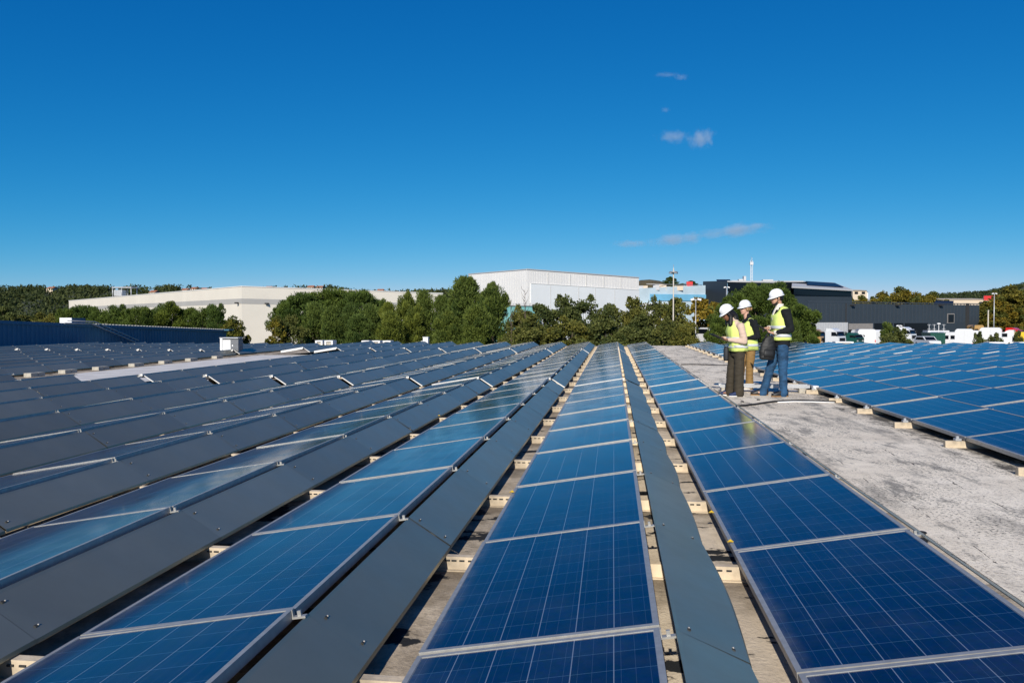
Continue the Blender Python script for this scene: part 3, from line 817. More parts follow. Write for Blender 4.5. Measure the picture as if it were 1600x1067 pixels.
b = MB(); skin_box(b, c0, c2, zz(-.02), zz(.16), 0.12); skin_box(b, c1, c0, zt-.02, zt+.12, 0.12)
rel(b.build('parapet_cap', M_GREY_ROOF, e), e)

# pale annexe with blue bands to the right of it
c0, c2 = foot(985, 178), foot(1102, 185); o = off(c0, c2, -30)
e = empty('factory_annexe', (*c0, GZ), 0, 'pale cyan factory annexe with bright blue bands and cluttered roof', 'factory')
zt = zat(452, 180)
b = MB(); b.column([c0, c2, foot(1096, 215), foot(990, 205)], GZ, [zt, zat(446, 185), zat(446, 185), zt]); rel(b.build('wall', M_PALECYAN, e), e)
b = MB(); skin_box(b, lerp2(c0, c2, .25), c2, zat(470, 182), zat(460, 182), 0.25); rel(b.build('blue_band', M_CYAN, e), e)
b = MB(); skin_box(b, lerp2(c0, c2, .0), lerp2(c0, c2, .5), GZ, zat(474, 180), 1.2); rel(b.build('low_block', M_WHITE_CLAD, e), e)
r2 = random.Random(3)
for i in range(7):
    q = lerp2(c0, c2, .15+.10*i); q = shift(q, off(c0, c2, -r2.uniform(.5, 3))); h = r2.uniform(.3, 1.1); w = r2.uniform(.5, 1.2)
    b = MB(); b.box((q[0]-w, q[1]-w, zt-.2), (q[0]+w, q[1]+w, zt+h)); rel(b.build('roof_unit', M_PLASTER if i % 2 else M_LIGHT_PANEL, e), e)
b = MB(); q = shift(lerp2(c0, c2, .86), off(c0, c2, -2)); b.box((q[0]-.9, q[1]-.6, zt+.4), (q[0]+.5, q[1]+.6, zt+1.9)); rel(b.build('red_tank', M_RED_TRUCK, e), e)
b = MB(); b.tube([shift(lerp2(c0, c2, k), off(c0, c2, .1)) + (zt+1.1,) for k in (.2, .5, .95)], .06, 5); rel(b.build('pipe_rail', M_GALV, e), e)
c0, c2 = foot(790, 120), foot(846, 124); o = off(c0, c2, -8)
e = empty('low_shed', (*c0, GZ), 0, 'low teal shed glimpsed through thin trees before the white hall', 'shed')
b = MB(); b.column([c0, c2, shift(c2, o), shift(c0, o)], GZ, zat(478, 122)); rel(b.build('wall', M_TEAL, e), e)
b = MB(); skin_box(b, shift(c0, (0, 0)), c2, zat(478, 122), zat(474, 122), .2); rel(b.build('roof_edge', M_WHITE_CLAD, e), e)

# anthracite office block behind the round pine
e = empty('office_block', (*foot(1135, 205), GZ), 0, 'modern anthracite office block with black glass bands behind round pine', 'office building')
def block(name, u0, d0, u1, d1, vb, vt, m, deep=25, dv=0.0, pr=0):
    d0 *= 1.4; d1 *= 1.4
    a, q = foot(u0, d0), foot(u1, d1)
    b = MB(); z1 = zat(vt, d0); z1b = zat(vt+dv, d1); zb = zat(vb, d0) if vb else GZ
    b.column([a, q, foot(u1-.06*(u1-u0), d1+deep), foot(u0+.06*(u1-u0), d0+deep)], zb, [z1, z1b, z1b, z1]); return rel(b.build(name, m, e), e)
block('tower_wing', 1098, 150, 1136, 142, None, 440, M_ANTH, 30, -1.0)
block('glass_band', 1136.5, 146, 1262, 150, 456, 441, M_GLASS_DARK, 24)
block('facade', 1136.5, 146.5, 1262, 150.5, None, 457, M_ANTH, 22)
block('roof_slab', 1134, 145.5, 1255, 150, 441, 439, M_GREY_ROOF, 26)
block('glass_band', 1240, 136, 1330, 144, 461, 449, M_GLASS_DARK, 24, 3.2)
block('facade', 1239, 136.3, 1331, 144.3, 484, 461.2, M_ANTH, 22, 1.0)
block('window_row', 1241, 137.5, 1330, 145.5, 494, 484.2, M_GLASS_DARK, 18)
b = MB()
for i in range(9):
    p = at(1250+i*8.2, 489, 190.6+i*1.05); b.box((p.x-.22, p.y-.3, zat(494, 191)), (p.x+.22, p.y+.3, zat(484.4, 191)))
rel(b.build('pillar', M_LIGHT_PANEL, e), e)
P = [at(1237, 447.5, 189.5), at(1333, 452.6, 200.5), at(1302, 441.5, 232), at(1238, 438.5, 226)]
b = MB(); T = [tuple(q) for q in P]; U_ = [(q.x, q.y, q.z-.35) for q in P]
b.add(U_ + T, [(3,2,1,0),(4,5,6,7),(0,1,5,4),(1,2,6,5),(2,3,7,6),(3,0,4,7)]); rel(b.build('roof', M_GREY_ROOF, e), e)
def bl(s, t): return P[0].lerp(P[1], s).lerp(P[3].lerp(P[2], s), t)
q4 = [bl(.26, .22), bl(.90, .18), bl(.95, .78), bl(.30, .86)]
b = MB(); b.add([tuple(k + Vector((0, 0, .10))) for k in q4] + [tuple(k + Vector((0, 0, .25))) for k in q4], [(3,2,1,0),(4,5,6,7),(0,1,5,4),(1,2,6,5),(2,3,7,6),(3,0,4,7)])
rel(b.build('roof_solar_panels', M_ROOF_PV, e), e)
for (u, w, h) in ((1147, .8, .4), (1157, .6, .7), (1163, .3, 1.5), (1199, 1.3, .6)):
    p = at(u, 440, 213); b = MB(); b.box((p.x-w, p.y-1, zat(442, 210)), (p.x+w, p.y+1, zat(440, 210)+h)); rel(b.build('roof_unit', M_LIGHT_PANEL, e), e)
for u in (1126, 1135):
    b = MB(); p = at(u, 438, 212); M = Matrix.Translation((p.x, p.y, zat(440, 206)+.5)) @ Matrix.Rotation(R(22), 4, 'X'); b.box((-1.0, -.8, -.05), (1.0, .8, .05), 0, M); b.box((-.05, -.05, -1.3), (.05, .05, 0), 0, M)
    rel(b.build('tilted_panel', M_ROOF_PV, e), e)
p = at(1174, 440, 228)
e = empty('antenna_mast', (p.x, p.y, GZ), 0, 'slim pale lattice antenna mast rising above the anthracite office block', 'mast')
H = zat(407, 228) - GZ; b = MB()
for x, y in ((-.28, -.28), (.28, -.28), (0, .3)): b.tube([(x, y, 0), (x, y, H)], 0.055, 5)
z = 8.0
while z < H:
    b.tube([(-.28, -.28, z), (.28, -.28, z+.5), (0, .3, z+1.0)], 0.03, 4); z += 1.0
b.build('lattice', M_WHITE_CLAD, e)
b = MB(); b.box((-.45, -.4, H-1.3), (.45, .4, H-.5)); b.tube([(0, 0, H-.6), (0, 0, H+.8)], 0.04, 5); b.build('antenna_head', M_GALV, e)

# anthracite workshop at the lorry park
c0, c1 = foot(1262, 147), foot(1530, 174)
zt = zat(473.5, 147)
e = empty('workshop_building', (*c0, GZ), 0, 'long low anthracite workshop with open bays behind the parked lorries', 'workshop')
N = 46
b = MB(); b.column([c0, c1, foot(1524, 200), foot(1268, 180)], GZ, [zt, zat(477, 174), zat(477, 174), zt]); rel(b.build('wall', M_ANTH, e), e)
b = MB()
def ku(u):                       # share along the facade at photo column u
    lo, hi = 0.0, 1.0
    for _ in range(40):
        m_ = (lo+hi)/2
        if to_px((*lerp2(c0, c1, m_), 0))[0] < u: lo = m_
        else: hi = m_
    return lo
def dep(k): return 147 + 27*k
def on_face(mb, u0, u1, v0, v1, proud, m=0):
    k0, k1 = ku(u0), ku(u1); a, q = lerp2(c0, c1, k0), lerp2(c0, c1, k1)
    d = dep((k0+k1)/2); skin_box(mb, a, q, zat(v1, d) if v1 < 540 else GZ, zat(v0, d), proud, m)
for i in range(N):
    k = i/N; skin_box(b, lerp2(c0, c1, k+.002), lerp2(c0, c1, k+.006), zat(503.5, dep(k)), zat(474.5, dep(k)), 0.05)
rel(b.build('cladding_rib', M_ANTH_RIB, e), e)
b = MB(); on_face(b, 1264, 1324.5, 504, 560, .06); rel(b.build('light_wall', M_LIGHT_PANEL, e), e)
b = MB()
for i in range(14): on_face(b, 1268+i*4, 1269+i*4, 504.5, 560, .10)
rel(b.build('light_rib', M_LIGHT_PANEL, e), e)
b = MB(); on_face(b, 1326, 1364, 505, 515, .05); rel(b.build('shutter', M_SHUTTER, e), e)
b = MB(); on_face(b, 1326, 1364, 515.4, 560, .04); on_face(b, 1365, 1450, 505, 560, .04); rel(b.build('open_bay', M_GLASS_DARK, e), e)
b = MB()
for u in (1364.2, 1395, 1412, 1450.2): on_face(b, u-.7, u+.7, 504.5, 560, .10)
on_face(b, 1325, 1451, 503.8, 505, .12)
rel(b.build('bay_frame', M_ANTH_RIB, e), e)
f_ = MB(); on_face(f_, 1479.5, 1490.5, 490, 505, .10); fr = rel(f_.build('window', M_SHUTTER, e), e)
b = MB(); on_face(b, 1480.6, 1489.4, 491.5, 504, .14); o = b.build('pane', M_GLASS_DARK, fr)
b = MB(); on_face(b, 1508.5, 1513, 474, 533, .16); rel(b.build('downpipe', M_SLOT, e), e)
b = MB()
for u in (1330, 1400, 1468): on_face(b, u-2.2, u+2.2, 476, 478, .7)
rel(b.build('wall_lamp', M_SLOT, e), e)
b = MB(); on_face(b, 1321, 1322, 473.8, 504, .08); rel(b.build('corner_joint', M_SLOT, e), e)
b = MB(); on_face(b, 1262.5, 1529.8, 472.6, 474, .14); rel(b.build('parapet_cap', M_ANTH_RIB, e), e)
p0, p1 = at(1463, 474, 170), at(1486, 474, 172)
b = MB(); b.add([(p0.x-.5, p0.y, zat(474, 168)), (p1.x+.3, p1.y, zat(474, 168)), (p1.x+1.3, p1.y+2, zat(469.5, 170)), (p0.x+.6, p0.y+2, zat(469.5, 170)), (p0.x-.5, p0.y+.1, zat(474, 168)-.3), (p1.x+.3, p1.y+.1, zat(474, 168)-.3), (p1.x+1.3, p1.y+2.1, zat(474, 170)-.3), (p0.x+.6, p0.y+2.1, zat(474, 170)-.3)],
                [(0,1,2,3),(0,4,5,1),(2,6,7,3),(1,5,6,2),(3,7,4,0),(7,6,5,4)])
rel(b.build('roof_solar_panels', M_ROOF_PV, e), e)

def plain_house(name, label, cat, u0, u1, v_top, d, deep, wallm, roofm, roof_h, wins=3):
    a, q = foot(u0, d), foot(u1, d); o = off(a, q, -deep); zt = zat(v_top, d) - roof_h; zb = zt - max(4.0, (u1-u0)/F_PX*d*.35)
    e = empty(name, (*a, zb), 0, label, cat)
    b = MB(); b.column([a, q, shift(q, o), shift(a, o)], zb, zt); rel(b.build('wall', wallm, e), e)
    h = shift(lerp2(a, q, 0), (o[0]/2, o[1]/2)); g = shift(q, (o[0]/2, o[1]/2)); f = off(a, q, .4)
    b = MB(); A, B, C_, D_ = shift(a, f), shift(q, f), shift(shift(q, o), (-f[0], -f[1])), shift(shift(a, o), (-f[0], -f[1]))
    b.add([(*A, zt), (*B, zt), (*C_, zt), (*D_, zt), (*h, zt+roof_h), (*g, zt+roof_h)], [(0,1,5,4),(2,3,4,5),(1,2,5),(3,0,4),(3,2,1,0)])
    rel(b.build('roof', roofm, e), e)
    for i in range(wins):
        b = MB(); k = (i+.5)/wins; skin_box(b, lerp2(a, q, k-.12/wins*2), lerp2(a, q, k+.12/wins*2), zt-(zt-zb)*.32, zt-(zt-zb)*.1, .08); rel(b.build('window', M_GLASS_DARK, e), e)
    return e
plain_house('house', 'cream building with low roof beyond the office block', 'building', 1332, 1354, 452, 290, 12, M_PLASTER, M_PLASTER, .5, 2)
plain_house('house', 'white rooftop block behind the cream building', 'building', 1342, 1356, 455, 330, 10, M_WHITE_CLAD, M_GREY_ROOF, .4, 1)
plain_house('warehouse', 'distant pale flat warehouse roof between workshop and autumn trees', 'warehouse', 1472, 1552, 465, 330, 30, M_PLASTER, M_PLASTER, .8, 0)
b = MB(); p = at(1546, 465, 325); b.box((p.x-2.2, p.y-.4, p.z-1.1), (p.x+4.5, p.y+.4, p.z+.7)); tag(b.build('red_sign', M_RED_TRUCK), 'small red sign above distant pale warehouse roof', 'sign')
# small brick kiosk with red awning seen left of the round pine
e = empty('house', (*foot(1075, 95), GZ), 0, 'small stone house with red window surrounds left of round pine', 'building')
a, q = foot(1076, 95), foot(1108, 96); o = off(a, q, -6)
b = MB(); b.column([a, q, shift(q, o), shift(a, o)], GZ, zat(508, 95)); rel(b.build('wall', M_PLASTER, e), e)
b = MB(); skin_box(b, lerp2(a, q, .3), lerp2(a, q, .62), zat(525, 95), zat(516, 95), .12); rel(b.build('window', M_GLASS_DARK, e), e)
b = MB(); skin_box(b, lerp2(a, q, .25), lerp2(a, q, .68), zat(521, 95), zat(518, 95), .5); rel(b.build('awning', M_TERRA, e), e)

# ------------------------------------------------------------------ lamp posts
def lamp(u, v, d, name, label, heads, m=M_POLE, r=0.09):
    p = at(u, 499, d); H = zat(v, d) - GZ
    e = empty(name, (p.x, p.y, GZ), 0, label, 'lamp post')
    b = MB(); b.tube([(0, 0, 0), (0, 0, H*.5), (0, 0, H)], [r*1.25, r, r*.75], 8); b.build('pole', m, e)
    heads(e, H)
def head_plate(e, H):
    b = MB(); b.rings([(H-.30, 0, 0, .10, .10), (H-.27, 0, 0, .34, .34), (H-.22, 0, 0, .30, .30), (H-.19, 0, 0, .06, .06)], 12); b.build('lamp_ring', M_GALV, e)
    for k in range(4):
        q = k*PI/2+.4; b = MB(); b.box((-.10, -.08, -.05), (.10, .08, .03), 0, Matrix.Translation((.26*math.cos(q), .26*math.sin(q), H-.34)) @ Matrix.Rotation(q, 4, 'Z')); b.build('lamp_head', M_GALV, e)
    b = MB(); b.tube([(0, 0, H-.4), (0, 0, H+.30)], .018, 5); b.build('lightning_rod', M_GALV, e)
def head_double(e, H):
    for s in (-1, 1):
        b = MB(); b.box((-.15, -.12, -.08), (.15, .12, .07), 0, Matrix.Translation((s*.28, 0, H-.1)) @ Matrix.Rotation(s*R(18), 4, 'Y')); b.build('lamp_head', M_WHITE_PAINT, e)
    b = MB(); b.tube([(-.28, 0, H-.16), (.28, 0, H-.16)], .04, 5); b.build('crossarm', M_GALV, e)
def head_single(e, H):
    b = MB(); b.ball((0, 0, H), (.30, .2, .13), seg=10, n=6); b.build('lamp_head', M_WHITE_PAINT, e)
lamp(1052, 420, 62, 'lamp_post', 'tall pale mast with ring of floodlights beside the far walkway end', head_plate, M_POLE, .055)
lamp(1087, 466, 66, 'lamp_post', 'thin grey lamp post in front of the yellow plane tree', head_double, M_GALV, .04)
lamp(1135, 448, 120, 'lamp_post', 'grey post with double floodlights before the office tower wing', head_double, M_GALV, .09)
lamp(1553, 458, 140, 'lamp_post', 'tall thin lamp post with twin white heads before right autumn trees', head_double, M_GALV, .085)
lamp(1544, 486, 150, 'lamp_post', 'short bare wooden post before the right autumn trees', lambda e, H: (MB().box((-.12, -.12, H), (.12, .12, H+.15))).build('post_cap', M_POLE, e), M_POLE, .13)
lamp(1467, 506, 122, 'lamp_post', 'short white lamp post in front of the workshop window wall', head_single, M_WHITE_PAINT, .05)
lamp(1405, 508, 126, 'lamp_post', 'short white cross headed lamp post among the round bushes', head_double, M_WHITE_PAINT, .06)
for i, (u, v) in enumerate(((1452, 507), (1460, 507), (1475, 507))):
    p = at(u, 499, 128); H = zat(v, 128)-GZ
    b = MB(); b.tube([(0, 0, 0), (0, 0, H)], .03, 5); b.tube([(-.28, 0, H-.05), (.28, 0, H-.05)], .02, 5); b.tube([(-.28, 0, H-.75), (.28, 0, H-.75)], .02, 5)
    tag(b.build('rack_post', M_WHITE_PAINT, None, (p.x, p.y, GZ)), 'thin white rack post before workshop wall, %s of three' % ('leftmost', 'middle', 'rightmost')[i], 'post')

# ------------------------------------------------------------------ lorries, vans and containers
def lorry(u, d, v_top, face, paint, label, w=2.4, L=2.3):
    """cab over lorry; face = heading in degrees from +X towards the viewer"""
    d *= 1.36
    p = at(u, 499, d); H = zat(v_top, d) - GZ
    e = empty('lorry_cab', (p.x, p.y, GZ), R(-face), label, 'lorry')
    h = H - .75
    b = MB(); b.prism([(-L/2, .75), (L/2-.02, .75), (L/2, 1.5), (L/2-.1, .75+h*.52), (L/2-.42, .75+h*.80), (L/2-.55, .75+h*.84), (-L/2, .75+h*.84)], -w/2, w/2); b.build('cab', paint, e)
    b = MB(); b.prism([(-L/2+.05, .75+h*.842), (L/2-.75, .75+h*.842), (L/2-1.0, .75+h*.95), (L/2-1.35, .75+h), (-L/2+.05, .75+h)], -w/2+.15, w/2-.15); b.build('roof_fairing', paint, e)
    b = MB(); q0, q1 = .75+h*.53, .75+h*.79
    x0, x1 = L/2-.095, L/2-.40
    b.add([(x0+.012, -w/2+.08, q0), (x0+.012, w/2-.08, q0), (x1+.012, w/2-.12, q1), (x1+.012, -w/2+.12, q1), (x0-.05, -w/2+.08, q0), (x0-.05, w/2-.08, q0), (x1-.05, w/2-.12, q1), (x1-.05, -w/2+.12, q1)], [(0,1,2,3),(7,6,5,4),(0,4,5,1),(2,6,7,3),(1,5,6,2),(3,7,4,0)]); b.build('windscreen', M_GLASS_DARK, e)
    for s in (-1, 1):
        b = MB(); b.prism([(L/2-1.15, q0), (L/2-.22, q0), (L/2-.48, q1-.05), (L/2-1.15, q1-.05)], *( (-w/2-.012, -w/2+.02) if s < 0 else (w/2-.02, w/2+.012))); b.build('side_window', M_GLASS_DARK, e)
        b = MB(); yb = s*(w/2+.17); b.box((L/2-.16, yb-.09, q0+.1), (L/2-.04, yb+.09, q1-.05)); b.tube([(L/2-.2, s*(w/2-.05), q1), (L/2-.1, yb, q1-.05)], .03, 5); b.build('mirror', M_BLACK, e)
        b = MB(); b.box((L/2-.03, s*.8-.2, 1.0), (L/2+.03, s*.8+.2, 1.2)); b.build('headlight', M_LIGHT_PANEL, e)
        b = MB(); b.tube([(L/2-.9, s*(w/2-.15), .5), (L/2-.9, s*(w/2+.02), .5)], .5, 14); wl = b.build('wheel', M_BLACK, e)
        b = MB(); b.tube([(L/2-.9, s*(w/2+.021), .5), (L/2-.9, s*(w/2+.05), .5)], .24, 10); b.build('rim', M_GALV, wl)
    b = MB(); b.box((L/2-.2, -w/2, .35), (L/2+.06, w/2, .80)); b.build('bumper', paint, e)
    b = MB(); b.box((L/2-.02, -w/2+.3, 1.25), (L/2+.02, w/2-.3, .75+h*.42)); b.build('grille', M_BLACK, e)
    b = MB(); b.box((-L/2-1.6, -.5, .55), (L/2-.4, .5, .749)); b.build('chassis', M_BLACK, e)
    b = MB(); b.prism([(L/2-.62, .75+h*.79), (L/2-.18, .75+h*.745), (L/2-.18, .75+h*.765), (L/2-.62, .75+h*.825)], -w/2+.1, w/2-.1); b.build('sun_visor', M_BLACK, e)
    return e
lorry(1277, 92, 514, 35, M_GOLD_TRUCK, 'ochre lorry cab parked right of the round pine', L=2.1)
lorry(1306, 90, 513, 40, M_WHITE_TRUCK, 'white lorry cab parked beside the ochre lorry', L=2.1)
lorry(1334, 97, 520, 45, M_GREEN_BOX, 'dark green lorry cab parked beside white lorry cab')
lorry(1418, 104, 511, 40, M_WHITE_TRUCK, 'white lorry cab standing in front of the dark open bay')
lorry(1574, 90, 515.5, -150, M_WHITE_TRUCK, 'white lorry cab with pale window near the right edge', L=2.0)
lorry(1587, 96, 512, 40, M_RED_TRUCK, 'red lorry cab near the right edge of the photo')
def box_van(u, d, v_top, w, L, paint, label, face, wins=True, name='van', cat='van'):
    d *= 1.36; w *= 1.2
    p = at(u, 499, d); H = zat(v_top, d)-GZ
    e = empty(name, (p.x, p.y, GZ), R(face), label, cat)
    b = MB(); c = .16
    b.prism([(-w/2, .4), (w/2, .4), (w/2, H-c*2), (w/2-c, H-c*.5), (w/2-c*2, H), (-w/2+c*2, H), (-w/2+c, H-c*.5), (-w/2, H-c*2)], 0, L*.72); b.build('body', paint, e)
    b = MB(); b.add([(-w/2, L*.721, .4), (w/2, L*.721, .4), (w/2-.05, L*.721, H-.2), (-w/2+.05, L*.721, H-.2), (-w/2+.05, L, .4), (w/2-.05, L, .4), (w/2-.1, L, H*.5), (-w/2+.1, L, H*.5)], [(0,1,2,3),(5,4,7,6),(1,5,6,2),(4,0,3,7),(3,2,6,7),(0,4,5,1)]); b.build('cab', paint, e)
    for s in (-1, 1):
        if wins:
            b = MB(); b.box((s*w*.24-w*.17, -.012, H*.58), (s*w*.24+w*.17, .01, H*.8)); b.build('rear_window', M_GLASS_DARK, e)
        b = MB(); b.box((s*(w/2-.12)-.07, -.02, .8), (s*(w/2-.12)+.07, .0, 1.2)); b.build('tail_light', M_RED_TRUCK, e)
        for yy in (L*.2, L*.82):
            b = MB(); b.tube([(s*(w/2-.2), yy, .36), (s*(w/2+.01), yy, .36)], .36, 12); b.build('wheel', M_BLACK, e)
    b = MB(); b.box((-.012, -.012, .5), (.012, -.002, H-.25)); b.build('door_seam', M_JOINT, e)
    return e
box_van(1507, 84, 514, 1.95, 5.2, M_WHITE_TRUCK, 'tall white panel van seen from behind, two small vents in doors', -22, False)
box_van(1484, 92, 519, 1.9, 4.8, M_WHITE_TRUCK, 'low white van with dark rear windows left of tall white van', 12)
box_van(1524, 96, 516.5, 1.9, 4.8, M_WHITE_TRUCK, 'white van half hidden behind the tall white panel van', 5)
box_van(1548, 86, 512, 2.3, 6.0, M_WHITE_TRUCK, 'white box lorry body with rounded roof near lamp post', -25, False, 'box_lorry', 'lorry')
box_van(1340, 104, 515.5, 2.4, 7.0, M_WHITE_TRUCK, 'long white lorry box behind dark green cab', -60, False, 'box_lorry', 'lorry')
box_van(1355, 98, 514.5, 2.3, 7.0, M_WHITE_TRUCK, 'white lorry box end left of the round bushes', -10, False, 'box_lorry', 'lorry')
box_van(1603, 92, 519, 2.2, 5.0, M_YELLOW, 'yellow vehicle cut by the right edge of the photo', 0, False)
box_van(1530, 110, 508, 1.6, 3.0, M_GOLD_TRUCK, 'orange machine behind the vans at workshop corner', 10, True, 'machine', 'machine')
def car(u, d, v_top, face, paint, label):
    p = at(u, 499, d); z0 = zat(v_top, d) - 1.5
    e = empty('car', (p.x, p.y, z0), R(-face), label, 'car')
    b = MB(); b.prism([(-2.1, .3), (2.1, .3), (2.15, .6), (2.0, .85), (1.05, .98), (.45, 1.42), (.2, 1.5), (-1.2, 1.5), (-1.5, 1.42), (-2.0, 1.0), (-2.15, .7)], -.85, .85); b.build('body', paint, e)
    b = MB(); b.add([(1.06, -.78, .99), (1.06, .78, .99), (.47, .7, 1.43), (.47, -.7, 1.43), (1.0, -.78, .95), (1.0, .78, .95), (.4, .7, 1.38), (.4, -.7, 1.38)], [(0,1,2,3),(7,6,5,4),(0,4,5,1),(2,6,7,3),(1,5,6,2),(3,7,4,0)]); b.build('windscreen', M_GLASS_DARK, e)
    for s in (-1, 1):
        b = MB(); y = s*.855; b.prism([(-1.6, .98), (.85, .98), (.35, 1.38), (-1.3, 1.38)], min(y, s*.84), max(y, s*.84)); b.build('side_window', M_GLASS_DARK, e)
        for x in (-1.3, 1.35):
            b = MB(); b.tube([(x, s*.65, .32), (x, s*.87, .32)], .32, 12); b.build('wheel', M_BLACK, e)
    return e
car(1449, 118, 525.5, 80, M_WHITE_TRUCK, 'white car with dark windscreen left of the dark green container')
car(1111, 70, 512, 50, M_WHITE_TRUCK, 'white car parked behind the tablet of the left worker')
p = at(1466, 499, 119); H = zat(520, 119)-GZ
e = empty('container', (p.x, p.y, GZ), R(4), 'dark green metal container before the workshop', 'container')
b = MB(); b.box((-1.05, 0, .1), (1.05, 3, H-.1)); b.build('body', M_GREEN_BOX, e)
b = MB(); b.box((-1.1, -.05, H-.1), (1.1, 3.05, H)); b.build('rim', M_GREEN_BOX, e)
for k in range(5):
    b = MB(); b.box((-.65+.32*k-.04, -.05, .15), (-.65+.32*k+.04, -.005, H-.12)); b.build('rib', M_GREEN_BOX, e)
for i, (u0, u1, d, v) in enumerate(((1450, 1482, 138, 516.5), (1470, 1500, 133, 519))):
    a, q = at(u0, 499, d), at(u1, 499, d); H = zat(v, d)-GZ
    e = empty('flatbed_trailer', (a.x, a.y, GZ), 0, ('long white flat trailer before the workshop wall', 'lower white trailer right of the long flat trailer')[i], 'trailer')
    b = MB(); b.box((0, 0, H-.55), (q.x-a.x, 2.3, H)); b.build('bed', M_WHITE_TRUCK, e)
    b = MB(); b.box((.2, .3, .9), (q.x-a.x-.2, 2.0, H-.551)); b.build('chassis', M_BLACK, e)
    for x in (.6, q.x-a.x-.6):
        b = MB(); b.tube([(x, .05, .45), (x, .35, .45)], .45, 12); b.build('wheel', M_BLACK, e)

# ------------------------------------------------------------------ vegetation
def leaf_mesh(name, clumps, per, ll, lw, leafm, seed, up=0.5, inner=0.25, trunk=None, tuft=False):
    """many small leaf faces around clump centres: (x, y, z, rx, ry, rz)"""
    g = np.random.default_rng(seed)
    C = np.array(clumps, float); n = len(C)*per
    ci = np.repeat(np.arange(len(C)), per)
    d = g.normal(size=(n, 3)); d /= np.linalg.norm(d, axis=1)[:, None]
    rr = np.where(g.random(n) < inner, g.random(n)**.5*.8, 0.78 + .30*g.random(n))
    P = C[ci, :3] + d*C[ci, 3:6]*rr[:, None]
    ax = d*1.0 + np.array([0, 0, up]) + g.normal(size=(n, 3))*(.35 if tuft else .8)
    ax /= np.linalg.norm(ax, axis=1)[:, None]
    sd = np.cross(ax, g.normal(size=(n, 3))); sd /= np.linalg.norm(sd, axis=1)[:, None]
    L = ll*(.6 + .8*g.random(n)); W = lw*(.6 + .8*g.random(n))
    a = P - ax*L[:, None]*.5; c = P + ax*L[:, None]*.5
    m1 = P + sd*W[:, None]*.5; m2 = P - sd*W[:, None]*.5
    V = np.stack([a, m1, c, m2], 1).reshape(-1, 3)
    me = bpy.data.meshes.new(name)
    me.vertices.add(4*n); me.vertices.foreach_set('co', V.ravel())
    me.loops.add(4*n); me.loops.foreach_set('vertex_index', np.arange(4*n))
    me.polygons.add(n); me.polygons.foreach_set('loop_start', np.arange(n)*4)
    me.materials.append(leafm)
    uv = me.uv_layers.new(name='UVMap')
    ct_ = g.random(len(C))
    U = np.stack([g.random(n), ct_[ci]], 1)
    uv.data.foreach_set('uv', np.repeat(U, 4, axis=0).ravel())
    me.update(calc_edges=True)
    return me
def trunk_mesh(name, h, r, limbs, seed):
    rg = random.Random(seed); b = MB()
    b.tube([(0, 0, -.3), (rg.uniform(-.1, .1), rg.uniform(-.1, .1), h*.5), (0, 0, h)], [r, r*.8, r*.45], 8)
    for (x, y, z) in limbs: b.tube([(0, 0, h*.55), (x*.5, y*.5, z*.75), (x, y, z)], [r*.5, r*.3, r*.1], 6)
    return b.mesh(name, M_BARK)
def clumps_profile(seed, n, prof, r0, r1, flat=.8, spire=False, amp=1.0):
    """prof: function t in 0..1 -> (radius, z); clumps near the envelope"""
    g = random.Random(seed); out = []
    for i in range(n):
        t = g.random(); Rr, z = prof(t); q = g.uniform(0, 2*PI); k = math.sqrt(g.uniform(.25, 1.0))
        Rr *= 1 + amp*(.22*math.sin(2*q + seed + 2.2*z) + .14*math.sin(5*q - 1.7*z + seed*2))
        r = g.uniform(r0, r1)*(.8 if k > .85 else 1.1)
        out.append((Rr*k*math.cos(q), Rr*k*math.sin(q), z + g.uniform(-.45, .45), r, r, r*flat))
        if k > .8 and g.random() < .45*amp:                 # a shoot standing out of the outline
            s_ = r*g.uniform(.35, .55); out.append((Rr*k*math.cos(q)*1.10, Rr*k*math.sin(q)*1.10, z + r*g.uniform(.5, 1.1), s_, s_, s_*(1.7 if spire else 1.0)))
    return out
KINDS = {}
def kind(nm, W, H, seed, n, prof, r0, r1, per, ll, lw, leafm, flat=.8, up=.5, tuft=False, inner=.25, th=.5, amp=1.0):
    cl = clumps_profile(seed, n, prof, r0, r1, flat, tuft and nm.startswith('aleppo'), amp)
    lim = [(c[0]*.8, c[1]*.8, c[2]) for c in cl[::max(1, n//7)]]
    KINDS[nm] = (W, H, leaf_mesh('crown', cl, per, ll, lw, leafm, seed, up, inner, tuft=tuft), trunk_mesh('trunk', H*th, max(.12, W*.025), lim, seed))
def dome(R_, z0, z1, p=2.0): return lambda t: (R_*(1-t**p)**.5 + .1, z0 + (z1-z0)*t)
def cone(R_, z0, z1): return lambda t: (R_*(1-t)**.62*(.75+.25*math.sin(9*t)) + .12, z0 + (z1-z0)*t)
for s in range(3):
    kind('aleppo%d' % s, 6, 9, 11+s, 95, cone(2.7, .9, 8.5), .45, .95, 260, .33, .085, L_ALEPPO, .85, 1.2, True)
for s in range(2):
    kind('pine%d' % s, 6, 7.5, 31+s, 75, dome(2.6, 1.6, 6.9), .5, 1.0, 260, .30, .08, L_PINE, .75, .8, True, amp=.6)
kind('umbrella0', 8, 7.5, 41, 80, dome(3.5, 4.2, 7.0, 2.6), .5, .95, 190, .36, .09, L_PINE, .65, .8, True, th=.6, amp=.6)
for s in range(3):
    kind('broad%d' % s, 6, 7.5, 51+s, 85, lambda t: (2.7*math.sin(PI*min(1, .15+.85*t)**.8)**.6 + .1, .7 + 6.1*t), .35, .85, 130, .26, .17, L_OLIVE, .8, .3, False, .35)
for s in range(2):
    kind('plane%d' % s, 7, 8, 61+s, 85, lambda t: (3.0*math.sin(PI*min(1, .2+.8*t)**.8)**.6 + .1, 1.2 + 6.2*t), .4, .9, 120, .30, .24, L_PLANE, .8, .2, False, .35)
